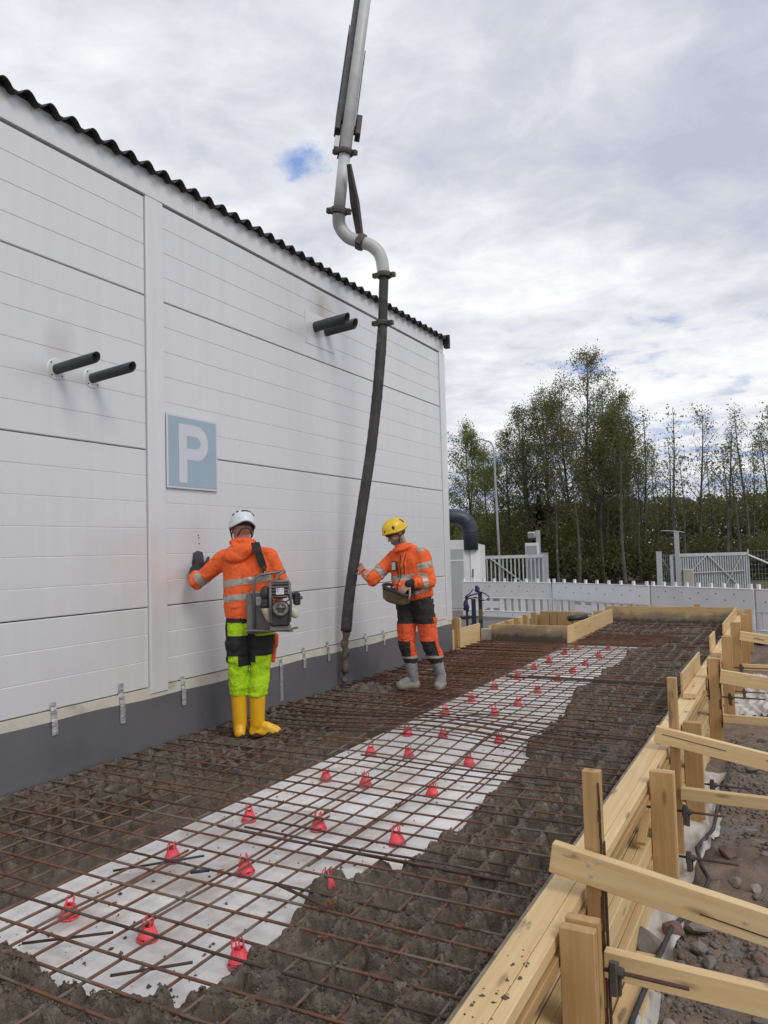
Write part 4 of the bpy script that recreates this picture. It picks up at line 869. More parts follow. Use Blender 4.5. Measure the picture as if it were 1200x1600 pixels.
def add_head(g, H, s=1.0):
    """head-local: +Y is the face direction"""
    A = H.to_3x3()
    def E(c, r): g.ell(H @ Vector(c), [A @ Vector((r[0], 0, 0)), A @ Vector((0, r[1], 0)), A @ Vector((0, 0, r[2]))])
    def Cc(a, b, r0, r1): g.cap(H @ Vector(a), H @ Vector(b), r0, r1, 10)
    E((0, -.008, .03), (.074, .096, .09)); E((0, .025, -.04), (.060, .066, .075)); E((0, .055, -.085), (.035, .035, .028))
    Cc((-.032, .078, .012), (.032, .078, .012), .014, .014); Cc((0, .088, .005), (0, .112, -.032), .009, .013); Cc((0, .092, -.036), (0, .102, -.036), .017, .012)
    Cc((-.036, .066, -.028), (-.034, .072, -.022), .022, .018); Cc((.036, .066, -.028), (.034, .072, -.022), .022, .018)
    Cc((-.018, .088, -.062), (.018, .088, -.062), .0085, .0085); Cc((-.016, .085, -.074), (.016, .085, -.074), .009, .009)
    for sx in (-1, 1): E((sx * .076, -.012, -.008), (.010, .020, .033)); E((sx * .082, -.018, -.005), (.008, .012, .026))
def helmet(parent, H, m, kind):
    # shell: superellipsoid dome with a lower edge that dips behind the ears
    n = 40; k = 12; V = []; F = []; HW = .100 if kind == 'w' else .108
    for L, s in ((0, 1.0), (1, .955)):
        for i in range(k + 1):
            for j in range(n):
                a = 2 * math.pi * j / n; c, q = math.cos(a), math.sin(a)
                low = -.010 + .018 * q - (.012 if kind == 'w' else .018) * (abs(c) ** 3) + (.030 * max(0, -q) ** 4 if kind == 'w' else 0)
                t = (i / k) ** .85; zz = .118 - (.118 - low) * t
                e = math.sqrt(max(0, 1 - (max(zz, 0) / .118) ** 2.3)); e = max(e, .0) if i else 0.0
                fl = 1 + .05 * max(0, (t - .85)) / .15 * (1 + 1.2 * max(0, q) ** 2)
                V.append(H @ Vector((HW * e * c * s * fl, (.138 * e * q * s) * fl - .004, (zz - .012 * L) + .045)))
    for L in range(2):
        for i in range(k):
            for j in range(n):
                o = L * (k + 1) * n + i * n; a, b = o + j, o + (j + 1) % n; F.append((a, a + n, b + n, b) if L == 0 else (a, b, b + n, a + n))
    o = k * n; o2 = (k + 1) * n + k * n
    F += [(o + j, o2 + j, o2 + (j + 1) % n, o + (j + 1) % n) for j in range(n)]
    h = G().add(V, F).obj('helmet', m, parent, smooth=True)
    def slot(a, el, ln, wd, tilt=0):
        c, q = math.cos(a) * math.cos(el), math.sin(a) * math.cos(el); p = Vector((HW * c, .138 * q - .004, .118 * math.sin(el) + .045)); nn = Vector((c / HW, q / .138, math.sin(el) / .118)).normalized()
        u = Vector((-math.sin(a), math.cos(a), 0)); v = nn.cross(u)
        if tilt: u, v = u * math.cos(tilt) + v * math.sin(tilt), v * math.cos(tilt) - u * math.sin(tilt)
        g = G(); A = H.to_3x3(); g.ell(H @ (p + nn * .002), [A @ (u * ln), A @ (v * wd), A @ (nn * .007)], 12, 6); g.obj('vent', M['dark'], h, smooth=True)
    if kind == 'w':
        for a, e, l, w_, t in ((-1.57, .80, .034, .011, 0), (-2.35, .78, .013, .009, .3), (-.95, .78, .012, .013, -.3), (-.62, .58, .022, .013, -.7), (-2.75, .60, .014, .010, .7), (-.2, .8, .02, .010, -.7)): slot(a, e, l, w_, t)
    else:
        for a, e, l, w_, t in ((math.pi - .35, .28, .014, .020, 0), (.35, .28, .014, .020, 0), (math.pi + .75, .45, .010, .034, .25), (math.pi / 2 + .35, .25, .009, .011, 0), (-.75, .45, .010, .034, -.25)): slot(a, e, l, w_, t)
    g = G(); A = H.to_3x3()
    pts = [H @ Vector((.085 * math.cos(a), .108 * math.sin(a) - .006, .028 - .004 * math.sin(a))) for a in np.linspace(0, 6.283, 25)]
    g.tube(pts, .017, 6, False)
    g.obj('head_band', M['black_cloth'], h, smooth=True)
    g = G()
    for sx in (-1, 1):
        g.tube([H @ Vector(p) for p in ((sx * .088, .045, .03), (sx * .083, .02, -.035), (sx * .068, .035, -.085), (sx * .02, .058, -.118), (0, .062, -.122))], .0055, 5)
        g.tube([H @ Vector(p) for p in ((sx * .080, -.075, .03), (sx * .084, -.02, -.02), (sx * .083, .012, -.045))], .0055, 5)
    if kind == 'w':
        g.tube([H @ Vector(p) for p in ((-.06, -.078, -.07), (-.035, -.108, -.02), (0, -.112, -.008), (.035, -.108, -.02), (.06, -.078, -.07))], .006, 5)
        g.box(H @ Vector((0, -.105, .025)), (.09, .03, .022), A)
    g.obj('chin_strap', M['black_cloth'], h, smooth=True)
    return h
def worker_back():
    p = empty('person', 'worker seen from behind in white helmet, orange hooded jacket and yellow trousers', 'person', (-3.845, 4.826, 0), .6727)
    H = headM((-.040, -.062, 1.642), (-.28, 1, -.22), (.03, .05, 1))
    shL, elL, wrL = (-.175, -.035, 1.425), (-.405, .09, 1.235), (-.432, .265, 1.335)
    shR, elR, wrR = (.165, -.10, 1.425), (.275, -.07, 1.20), (.22, .15, 1.06)
    g = G(); add_head(g, H); g.cap((-.02, -.075, 1.40), (-.035, -.068, 1.60), .062, .055)
    for a, b, r0, r1 in (((-.07, -.05, 1.34), (-.06, -.04, .95), .08, .075), ((.07, -.08, 1.34), (.08, -.06, .95), .08, .075), (shL, elL, .045, .038), (elL, wrL, .038, .030), (shR, elR, .045, .038), (elR, wrR, .038, .030),
                         ((-.07, -.03, .9), (-.09, -.01, .53), .07, .05), ((-.09, -.01, .53), (-.083, .01, .10), .048, .038), ((.095, -.06, .9), (.084, -.04, .53), .07, .05), ((.084, -.04, .53), (.052, -.015, .10), .048, .038),
                         ((-.083, .0, .06), (-.10, .13, .045), .035, .03), ((.055, -.015, .06), (.16, -.02, .045), .035, .03), ((-.15, -.04, 1.42), (.15, -.1, 1.42), .045, .045)): g.cap(a, b, r0, r1)
    hand(g, wrR, (.0, .9, -.3), (.8, 0, .5), -1, .5)
    blob('body', g, M['skin'], p, .0075, 3)
    # gloved left hand, palm on the wall, fingers up
    g = G(); g.cap((-.432, .25, 1.295), (-.425, .30, 1.34), .038, .040); hand(g, (-.418, .318, 1.335), (.12, .10, 1), (.50, -.86, .1), 1, .85, 1.25, .02); g.ell((-.412, .325, 1.385), (.060, .040, .058))
    blob('glove', g, M['glove'], p, .005, 2)
    g = G(); g.cap((-.425, .19, 1.295), (-.431, .268, 1.335), .047, .040); blob('cuff', g, M['black_cloth'], p, .008, 2)
    # jacket
    g = G()
    for a, b, r0, r1 in (((-.085, -.055, 1.36), (-.085, -.045, 1.0), .118, .112), ((.085, -.085, 1.36), (.10, -.07, 1.0), .118, .112), ((0, -.07, 1.3), (.005, -.06, 1.0), .115, .11), (shL, shR, .078, .078), ((-.09, -.05, 1.47), (.06, -.085, 1.475), .06, .055),
                         (shL, elL, .080, .062), (elL, (-.425, .20, 1.30), .062, .05), (shR, elR, .080, .063), (elR, wrR, .062, .05)): g.cap(a, b, r0, r1)
    g.cap((-.03, -.075, 1.45), (-.035, -.072, 1.54), .080, .072)
    jk = blob('jacket', g, M['hiviz_orange'], p, .0075, 3, .026, 8.0, 3.0, (1, 1, .9))
    # square off the hem by trimming the rounded bottom
    bm = bmesh.new(); bm.from_mesh(jk.data); bmesh.ops.bisect_plane(bm, geom=bm.verts[:] + bm.edges[:] + bm.faces[:], plane_co=(0, -.06, .955), plane_no=(-.02, .1, -1), clear_outer=True); bm.to_mesh(jk.data); bm.free()
    g = G(); g.ell((-.065, -.150, 1.462), [(.125, -.02, .035), (.01, .045, .02), (-.01, -.02, .068)]); g.ell((-.095, -.165, 1.435), (.085, .035, .05)); ring(g, (-.035, -.080, 1.545), (0, .15, 1), .082, .086, .028); g.cap((-.12, -.12, 1.48), (.02, -.145, 1.50), .04, .035); g.cap((-.1, -.155, 1.52), (.03, -.15, 1.52), .03, .03)
    blob('hood', g, M['hiviz_orange'], p, .007, 3, .006, 9, 5)
    sl = seg(shL, elL); sl2 = seg(elL, wrL); sr = seg(shR, elR)
    def torso(x, y, z): t, r = sl(x, y, z); t2, r2 = sr(x, y, z); u, q = sl2(x, y, z); return (r > .09) & (r2 > .09) & (q > .09) | ((x > -.2) & (x < .22) & (z < 1.2))
    for zc in (1.245, 1.125): patch(jk, 'reflective_stripe', M['reflect'], lambda x, y, z, n, zc=zc: torso(x, y, z) & (np.abs(z - zc - x * .12) < .026) & (x > -.215) & (x < .235))
    patch(jk, 'reflective_stripe', M['reflect'], lambda x, y, z, n: (np.abs(sl(x, y, z)[0] - .80) < .10) & (sl(x, y, z)[1] < .1) & (x < -.27))
    for q in (.62,): patch(jk, 'reflective_stripe', M['reflect'], lambda x, y, z, n: (np.abs(sr(x, y, z)[0] - .93) < .10) & (sr(x, y, z)[1] < .1) & (x > .23))
    # trousers
    g = G()
    for a, b, r0, r1 in (((-.07, -.035, .985), (-.078, -.03, .86), .105, .112), ((.105, -.06, .985), (.108, -.06, .86), .105, .112), ((0, -.05, .98), (.015, -.05, .88), .10, .095), ((-.08, -.03, .86), (-.088, -.01, .53), .108, .080), ((-.088, -.01, .53), (-.086, 0, .395), .080, .082), ((-.086, 0, .40), (-.086, 0, .37), .085, .078),
                         ((.108, -.06, .86), (.084, -.04, .53), .108, .080), ((.084, -.04, .53), (.062, -.03, .39), .080, .082), ((.062, -.03, .40), (.06, -.03, .365), .085, .078)): g.cap(a, b, r0, r1)
    tr = blob('trousers', g, M['hiviz_yellow'], p, .0075, 2, .025, 9.0, 8.0)
    L1 = lambda x: x < .012
    patch(tr, 'waistband', M['black_cloth'], lambda x, y, z, n: z > .915, .003)
    patch(tr, 'seat_panel', M['black_cloth'], lambda x, y, z, n: (z < .815) & (z > .655) & (n[:, 1] < .6), .003)
    patch(tr, 'seat_panel', M['black_cloth'], lambda x, y, z, n: (z < .66) & (z > .575) & L1(x) & (x > -.085) & (n[:, 1] < .7), .003)
    patch(tr, 'side_panel', M['black_cloth'], lambda x, y, z, n: (z < .93) & (z > .60) & ((x < -.165) | (np.abs(x - .02) < .028)), .0035)
    patch(tr, 'knee_patch', M['black_cloth'], lambda x, y, z, n: (z < .57) & (z > .42) & (n[:, 1] > .12), .003)
    g = G(); g.cap((.205, -.05, .80), (.185, -.05, .60), .022, .018); g.cap((.208, -.055, .79), (.205, -.055, .72), .026, .022); blob('tool_pocket', g, M['hiviz_orange2'], p, .007, 2)
    # boots
    for nm, a, b, toe, hl in (('boot', (-.086, 0, .40), (-.084, .01, .11), (-.10, .165, .048), (-.084, -.03, .045)), ('boot', (.06, -.03, .395), (.053, -.02, .11), (.195, -.045, .046), (.03, -.015, .045))):
        g = G(); g.cap(a, b, .066, .056); g.cap(b, hl, .052, .044); g.cap(hl, toe, .046, .044); g.cap((Vector(b) + Vector(toe)) / 2 + Vector((0, 0, .0)), toe, .045, .042); 
        bo = blob(nm, g, M['boot_yellow'], p, .007, 3)
        bm = bmesh.new(); bm.from_mesh(bo.data)
        for v in bm.verts:
            if v.co.z < .004: v.co.z = .004
        bm.to_mesh(bo.data); bm.free()
        patch(bo, 'mud_splash', M['mud'], lambda x, y, z, n: (z > .024) & (z < .012 + .055 * fbm(x * 22 + 9, z * 22 + y * 15 + 9, 3, 3)), .0022)
        patch(bo, 'boot_sole', M['boot_sole'], lambda x, y, z, n: z < .022, .004)
    helmet(p, H, M['helmwhite'], 'w')
    # vibrating screed engine carried on a shoulder strap
    e = empty('screed_engine', 'small petrol engine on a metal plate hanging from a black shoulder strap', 'engine', (-3.845, 4.826, 0), .6727)
    e.location = (-3.845, 4.826, 0)
    T = Matrix.Translation((.0, 0, 0))
    G().box((.085, -.212, 1.003), (.20, .012, .29)).obj('back_plate', M['dullmetal'], e, bevel=.005); G().box((.155, -.236, .862), (.36, .16, .012), Matrix.Rotation(rad(3), 3, 'Y')).obj('base_plate', M['dullmetal'], e, bevel=.003)
    G().tube([(-.015, -.24, .850), (.06, -.275, .848), (.30, -.30, .868), (.37, -.27, .875)], .009, 8).obj('foot_bar', M['dullmetal'], e, smooth=True)
    fr = [(.045, -.245, .852), (.043, -.245, 1.22), (.052, -.242, 1.262), (.085, -.238, 1.286), (.13, -.235, 1.293), (.285, -.235, 1.312)]
    G().tube(fr, .0105, 10).obj('frame_tube', M['dullmetal'], e, smooth=True); G().tube([(.285, -.235, 1.312), (.235, -.245, 1.285), (.212, -.255, 1.25), (.205, -.27, 1.13)], .0105, 10).obj('frame_tube', M['dullmetal'], e, smooth=True)
    G().box((.095, -.2205, 1.085), (.075, .003, .065)).obj('data_label', M['label'], e)
    g = G(); g.box((.235, -.31, 1.17), (.125, .15, .12)); g.box((.235, -.31, .985), (.14, .15, .17)); g.obj('engine_block', M['enginedark'], e, bevel=.012)
    for k in range(5): G().box((.235, -.39, 1.125 + .024 * k), (.13, .016, .010)).obj('cooling_fin', M['engine'], e, bevel=.002)
    G().box((.235, -.402, 1.165), (.06, .006, .05)).obj('data_plate', M['label'], e)
    for x in (.165, .305): G().tube([(x, -.395, 1.235), (x + (.012 if x > .2 else -.004), -.40, 1.10), (x, -.395, .93)], .010, 8).obj('guard_bar', M['engine'], e, smooth=True)
    G().tube([(.165, -.395, 1.237), (.305, -.395, 1.237)], .010, 8).obj('guard_bar', M['engine'], e, smooth=True)
    Rx = Matrix.Rotation(rad(90), 3, 'X')
    st = G().lathe([(.0, .03), (.022, .03), (.024, .022), (.036, .022), (.044, .030), (.056, .026), (.062, .0), (.062, -.03)], 22, (.237, -.385, 1.035), Rx).obj('recoil_starter', M['engine'], e, smooth=True)
    for k in range(6):
        a = k * 1.047; G().box((.237 + .031 * math.cos(a), -.413, 1.035 + .031 * math.sin(a)), (.010, .006, .010)).obj('starter_slot', M['enginedark'], st)
    G().tube([(.21, -.418, 1.04), (.264, -.418, 1.036)], .006, 8).obj('pull_handle', M['dark'], st)
    g = G(); g.ell((.132, -.31, 1.145), (.045, .065, .062)); g.ell((.135, -.31, 1.08), (.042, .06, .05)); g.obj('air_filter', M['enginedark'], e, smooth=True)
    g = G(); g.tube([(.125, -.335, 1.045), (.135, -.335, 1.02), (.15, -.335, .965), (.165, -.335, .925)], [.036, .036, .030, .012], 12); g.obj('fuel_tank', M['tank'], e, smooth=True)
    G().tube([(.125, -.335, 1.075), (.125, -.335, 1.04)], .038, 12).obj('tank_cap', M['dark'], e, smooth=True)
    g = G(); g.ell((.335, -.33, 1.0), [(.03, 0, .02), (0, .03, 0), (-.03, 0, .045)]); g.obj('oil_bottle', M['tank'], e, smooth=True)
    g = G(); g.box((.365, -.32, 1.10), (.055, .06, .10)); g.box((.325, -.31, 1.12), (.05, .05, .05)); g.obj('muffler', M['dark'], e, bevel=.012); G().tube([(.39, -.33, 1.105), (.408, -.335, 1.108)], .012, 8).obj('exhaust_outlet', M['engine'], e)
    G().box((.235, -.30, .885), (.16, .12, .04)).obj('engine_mount', M['dullmetal'], e, bevel=.004)
    g = G(); g.tube([(.16, -.375, 1.12), (.19, -.41, 1.09), (.28, -.41, 1.085), (.31, -.37, 1.10)], .006, 6); g.obj('ignition_cable', M['dark'], e, smooth=True)
    # strap: padded ribbon over the right shoulder
    pts = [(.075, .03, 1.40), (.060, -.03, 1.50), (.055, -.10, 1.533), (.060, -.165, 1.525), (.078, -.205, 1.47), (.10, -.212, 1.40), (.118, -.214, 1.345)]; V = []; F = []
    for i, q in enumerate(pts):
        wd = .034 if 1 < i < 6 else .028
        for t in (-1, 1):
            for dd in (0, 1): V.append((q[0] + t * wd, q[1] - .012 * dd * (i > 2) - t * .004, q[2] + .012 * dd * (i <= 3) - t * .006 * (i > 3)))
    for i in range(len(pts) - 1): o = i * 4; F += [(o + 1, o + 3, o + 7, o + 5), (o, o + 4, o + 6, o + 2), (o, o + 1, o + 5, o + 4), (o + 2, o + 6, o + 7, o + 3)]
    F += [(0, 2, 3, 1), (24, 25, 27, 26)]
    G().add(V, F).obj('shoulder_strap', M['black_cloth'], e, bevel=.0)
    G().tube([(.118, -.222, 1.350), (.123, -.228, 1.33), (.127, -.232, 1.305)], [.020, .014, .010], 8).obj('strap_clip', M['dark'], e, smooth=True); g = G(); ring(g, (.128, -.236, 1.298), (1, 0, 0), .016, .016, .004); g.obj('hook', M['galv'], e)
M['glove'] = mat('dark_glove', (.030, .025, .034), (.055, .045, .055), 12, .7, bump=.3); M['boot_sole'] = mat('muddy_sole', (.05, .042, .034), (.11, .08, .035), 9, .8)
worker_back()
def worker_front():
    p = empty('person', 'worker in yellow helmet and orange jacket with one hand on the hose', 'person', (-3.448, 7.189, 0), .4472)
    H = headM((-.240, -.095, 1.628), (-.86, -.42, -.48), (-.30, -.1, 1))
    shR, elR, wrR = (-.265, .045, 1.375), (-.505, -.03, 1.150), (-.592, .055, 1.222)
    shL, elL, wrL = (.025, -.165, 1.385), (.090, -.215, 1.125), (-.115, -.315, 1.105)
    g = G(); add_head(g, H); g.cap((-.15, -.07, 1.36), (-.215, -.09, 1.58), .07, .062)
    for a, b, r0, r1 in (((-.19, -.01, 1.3), (-.13, -.02, .95), .085, .07), ((-.04, -.11, 1.3), (-.01, -.08, .95), .085, .07), (shR, elR, .045, .038), (elR, wrR, .038, .030), (shL, elL, .045, .038), (elL, wrL, .038, .030),
                         ((-.14, -.01, .9), (-.162, -.03, .48), .075, .05), ((-.162, -.03, .48), (-.132, -.02, .33), .048, .042), ((-.132, -.02, .33), (-.105, -.01, .11), .042, .036), ((.01, -.07, .9), (.085, -.06, .46), .075, .05), ((.085, -.06, .46), (.137, -.015, .325), .048, .042), ((.137, -.015, .325), (.185, 0, .115), .042, .036), ((-.11, -.01, .06), (-.2, -.025, .045), .035, .03), ((.185, 0, .06), (.16, -.09, .045), .035, .03), ((-.23, .03, 1.37), (0, -.14, 1.38), .07, .07)): g.cap(a, b, r0, r1)
    hand(g, wrR, (-.55, .45, .62), (-.25, -.85, .35), -1, .75, 1.08); hand(g, wrL, (-.72, -.1, -.62), (.1, -.75, .65), -1, .55, 1.1)
    body = blob('body', g, M['skin'], p, .006, 2)
    patch(body, 'stubble', M['stubble'], lambda x, y, z, n: (lambda q: (q[:, 2] < -.058) & (q[:, 1] > -.01) & (q[:, 2] > -.14) & (q[:, 1] < .12))((np.stack([x, y, z], 1) - np.array(H.translation)) @ np.array(H.to_3x3())), .0012)
    for sx in (-1, 1):
        G().ell(H @ Vector((sx * .031, .083, -.006)), (.011, .011, .008), 10, 6).obj('eye', M['dark'], p, smooth=True)
        g = G(); g.tube([H @ Vector((sx * .031 + .022 * math.cos(a), .098, -.006 + .017 * math.sin(a))) for a in np.linspace(0, 6.28, 13)], .0018, 5); g.tube([H @ Vector((sx * .052, .096, 0)), H @ Vector((sx * .080, .0, .004))], .0018, 5); g.obj('glasses', M['dark'], p)
    g = G(); g.ell(H @ Vector((0, -.04, .0)), [H.to_3x3() @ Vector((.079, 0, 0)), H.to_3x3() @ Vector((0, .064, 0)), H.to_3x3() @ Vector((0, 0, .055))]); g.obj('hair', M['hair'], p, smooth=True)
    g = G()
    for a, b, r0, r1 in (((-.20, .005, 1.32), (-.155, .01, 1.0), .128, .135), ((-.035, -.115, 1.32), (-.005, -.10, 1.02), .132, .135), ((-.12, -.06, 1.3), (-.09, -.06, 1.0), .135, .14), (shR, shL, .088, .092), ((-.225, .0, 1.43), (-.08, -.11, 1.44), .06, .06), (shR, elR, .086, .068), (elR, (-.568, .028, 1.200), .066, .052), (shL, elL, .092, .076), (elL, (-.075, -.295, 1.108), .074, .055)): g.cap(a, b, r0, r1)
    g.ell((-.145, -.105, 1.06), (.15, .13, .13)); g.cap((-.16, -.075, 1.40), (-.19, -.085, 1.49), .085, .075)
    jk = blob('jacket', g, M['hiviz_orange'], p, .0075, 3, .028, 8.0, 13.0)
    bm = bmesh.new(); bm.from_mesh(jk.data); bmesh.ops.bisect_plane(bm, geom=bm.verts[:] + bm.edges[:] + bm.faces[:], plane_co=(-.07, -.06, .938), plane_no=(.22, .05, -1), clear_outer=True); bm.to_mesh(jk.data); bm.free()
    g = G(); ring(g, (-.175, -.078, 1.475), (-.32, -.12, 1), .088, .09, .026, a0=0, a1=6.28); g.ell((-.075, -.025, 1.455), [(.085, .07, -.02), (-.03, .05, .01), (.0, .01, .055)]); blob('hood', g, M['hiviz_orange'], p, .007, 3, .006, 9, 5)
    aR = seg(shR, elR); aR2 = seg(elR, wrR); aL = seg(shL, elL); aL2 = seg(elL, wrL)
    def body_only(x, y, z): return (aR(x, y, z)[1] > .1) & (aR2(x, y, z)[1] > .1) & (aL(x, y, z)[1] > .1) & (aL2(x, y, z)[1] > .095)
    for zc, k in ((1.175, .10), (1.02, .22)): patch(jk, 'reflective_stripe', M['reflect'], lambda x, y, z, n: body_only(x, y, z) & (np.abs(z - zc - (x + .07) * k) < .030))
    for f, t0, wd, f2 in ((aL, .42, .11, aL), (aL2, .30, .12, aL2), (aR, .66, .10, aR), (aR2, .40, .15, aR2)): patch(jk, 'reflective_stripe', M['reflect'], lambda x, y, z, n, f=f, t0=t0, wd=wd: (np.abs(f(x, y, z)[0] - t0) < wd) & (f(x, y, z)[1] < .097))
    patch(jk, 'reflective_stripe', M['reflect'], lambda x, y, z, n: (z > 1.43) & (np.abs(x - .01) < .035) & (n[:, 2] > .4))
    for a, b, r0, r1 in (((-.562, .022, 1.195), (-.588, .050, 1.218), .046, .040), ((-.085, -.30, 1.108), (-.118, -.316, 1.105), .052, .044)):
        g = G(); g.cap(a, b, r0, r1); blob('cuff', g, M['black_cloth'], p, .008, 2)
    # open front, zip, chest badge: laid on the jacket surface by a short search toward its centre line
    from mathutils.bvhtree import BVHTree
    bvh = BVHTree.FromPolygons([v.co[:] for v in jk.data.vertices], [tuple(q.vertices) for q in jk.data.polygons])
    f = Vector((-.62, -.78, 0)).normalized(); lat = Vector((.78, -.62, 0))
    def surf(s, z, off=.003): h = bvh.ray_cast(Vector((-.12, -.07, z)) + lat * s + f * .6, -f); return h[0] + h[1] * off if h[0] is not None else Vector((-.12, -.07, z)) + lat * s + f * .15
    G().tube([surf(-.015 + .02 * (1.44 - z), z) for z in np.linspace(1.40, 1.0, 18)], .006, 6).obj('zip', M['dark'], p, smooth=True); G().tube([surf(.035, z) for z in np.linspace(1.42, 1.2, 10)], .0045, 5).obj('zip_flap', M['dark'], p, smooth=True)
    def flat(nm, m, s0, s1, z0, z1, off):
        c = surf((s0 + s1) / 2, (z0 + z1) / 2, 0) + f * off; g = G(); g.box(c, (abs(s1 - s0), .004, z1 - z0), Matrix((lat, f, Vector((0, 0, 1)))).transposed()); g.obj(nm, m, p, bevel=.001)
    flat('badge_holder', M['dark'], -.125, -.06, 1.235, 1.335, .014); flat('badge', M['label_plain'], -.117, -.068, 1.245, 1.325, .018); G().tube([surf(-.055, z, .006) for z in np.linspace(1.33, 1.16, 8)], .004, 5).obj('badge_strap', M['dark'], p)
    # trousers
    g = G()
    for a, b, r0, r1 in (((-.14, -.0, .985), (-.148, .0, .86), .122, .12), ((.0, -.085, 1.0), (.015, -.08, .86), .122, .12), ((-.07, -.05, .97), (-.065, -.045, .87), .115, .10), ((-.148, 0, .84), (-.164, -.03, .48), .112, .085), ((-.164, -.03, .48), (-.133, -.02, .32), .085, .080), ((.02, -.08, .84), (.085, -.06, .46), .115, .088), ((.085, -.06, .46), (.136, -.018, .315), .088, .082)): g.cap(a, b, r0, r1)
    tr = blob('trousers', g, M['black_trouser'], p, .0075, 2, .018, 9.5, 23.0)
    patch(tr, 'thigh_panel', M['hiviz_orange2'], lambda x, y, z, n: (z < .685 - .0 * x) & (z > .505), .003)
    patch(tr, 'side_panel', M['hiviz_orange2'], lambda x, y, z, n: (z <= .506) & (z > .335) & (((x > -.125) & (x < -.02)) | (x > .155 - (z - .4) * .25)), .003)
    patch(tr, 'reflective_stripe', M['reflect'], lambda x, y, z, n: (z < .352) & (z > .325), .004)
    g = G(); g.box((.128, -.085, .665), (.045, .10, .14), Matrix.Rotation(rad(12), 3, 'Y')); g.box((.130, -.085, .725), (.052, .11, .05), Matrix.Rotation(rad(12), 3, 'Y')); blob('cargo_pocket', g, M['hiviz_orange'], p, .006, 2)
    g = G(); g.lathe([(0, .003), (.016, .003), (.018, 0)], 12, (.105, -.135, .955), Matrix.Rotation(rad(70), 3, 'X')); g.obj('button', M['label_plain'], p)
    for a, b, toe, hl in (((-.132, -.02, .33), (-.105, -.01, .115), (-.235, -.035, .045), (-.085, -.005, .045)), ((.137, -.015, .325), (.183, 0, .115), (.155, -.125, .047), (.19, .03, .045))):
        g = G(); g.cap(a, b, .070, .058); g.cap(b, hl, .054, .045); g.cap(hl, toe, .050, .050); g.cap((Vector(b) * .5 + Vector(toe) * .5), toe, .05, .048)
        bo = blob('boot', g, M['boot_grey'], p, .007, 3, .004, 14, 4)
        bm = bmesh.new(); bm.from_mesh(bo.data)
        for v in bm.verts:
            if v.co.z < .006: v.co.z = .006
        bm.to_mesh(bo.data); bm.free()
        patch(bo, 'mud_splash', M['mudpale'], lambda x, y, z, n: z < .02 + .15 * fbm(x * 18 + 9, z * 18 + y * 13 + 9, 7, 3), .0022)
    helmet(p, H, M['helmyellow'], 'y')
    # remote control box carried on a belt
    e = empty('remote_control_box', 'brown and black remote control box held at the belt of the yellow helmet worker', 'remote control', (-3.448, 7.189, 0), .4472)
    T = Matrix.Translation((-.245, -.235, .985)) @ Matrix.Rotation(rad(-32), 4, 'Z') @ Matrix.Rotation(rad(14), 4, 'Y')
    g = G(); V = []; F = []
    for z, sx, sy in ((-.075, .10, .065), (-.05, .135, .095), (.03, .150, .11), (.045, .150, .11)):
        for k in range(20): a = 2 * math.pi * k / 20; c, q = math.cos(a), math.sin(a); V.append(T @ Vector((sx * np.sign(c) * abs(c) ** .6, sy * np.sign(q) * abs(q) ** .6, z)))
    F = [(i * 20 + j, i * 20 + (j + 1) % 20, (i + 1) * 20 + (j + 1) % 20, (i + 1) * 20 + j) for i in range(3) for j in range(20)] + [tuple(range(19, -1, -1)), tuple(60 + j for j in range(20))]
    G().add(V, F).obj('housing', M['remote'], e, bevel=0)
    ringp = [T @ Vector((.150 * np.sign(math.cos(a)) * abs(math.cos(a)) ** .6, .11 * np.sign(math.sin(a)) * abs(math.sin(a)) ** .6, .062 + .02 * math.cos(a + 3.1))) for a in np.linspace(0, 2 * math.pi, 41)]
    G().tube(ringp, .017, 8).obj('rim_guard', M['dark'], e, smooth=True); g = G(); g.box(T @ Vector((0, 0, .048)), (.27, .19, .006), T.to_3x3()); g.obj('control_panel', M['dark'], e)
    for x, y in ((-.07, -.03), (-.02, -.04), (.05, -.03), (.05, .03)): G().tube([T @ Vector((x, y, .05)), T @ Vector((x + .004, y, .085))], [.006, .009], 8).obj('joystick', M['dark'], e, smooth=True)
    G().tube([T @ Vector((-.10, .03, .06)), T @ Vector((-.075, .05, .068)), T @ Vector((-.05, .04, .064))], .007, 8).obj('switch', M['label_plain'], e, smooth=True)
    c = [(-.20, -.21, 1.02), (-.08, -.255, 1.045), (.06, -.235, 1.085), (.135, -.14, 1.10), (.12, .0, 1.09)]; V = []
    for q in c: V += [(q[0], q[1] - .01, q[2] - .022), (q[0], q[1] - .01, q[2] + .022)]
    G().add(V, [(2 * i, 2 * i + 2, 2 * i + 3, 2 * i + 1) for i in range(4)]).obj('belt', M['dark'], e)
M['mudpale'] = mat('drying_mud', (.30, .27, .235), (.23, .205, .175), 12, .8, bump=.6, bscale=90)
M['stubble'] = mat('stubble', (.20, .13, .105), (.14, .10, .08), 60, .7, obrand=0); M['label_plain'] = mat('white_card', (.62, .61, .58), (.55, .54, .52), 6, .5); M['black_trouser'] = mat('black_trouser', (.022, .021, .021), (.035, .031, .029), 8, .85, bump=.8, bscale=8, bdist=.05, c3=(.09, .08, .07), s3=6, t3=(.62, .8))
worker_front()

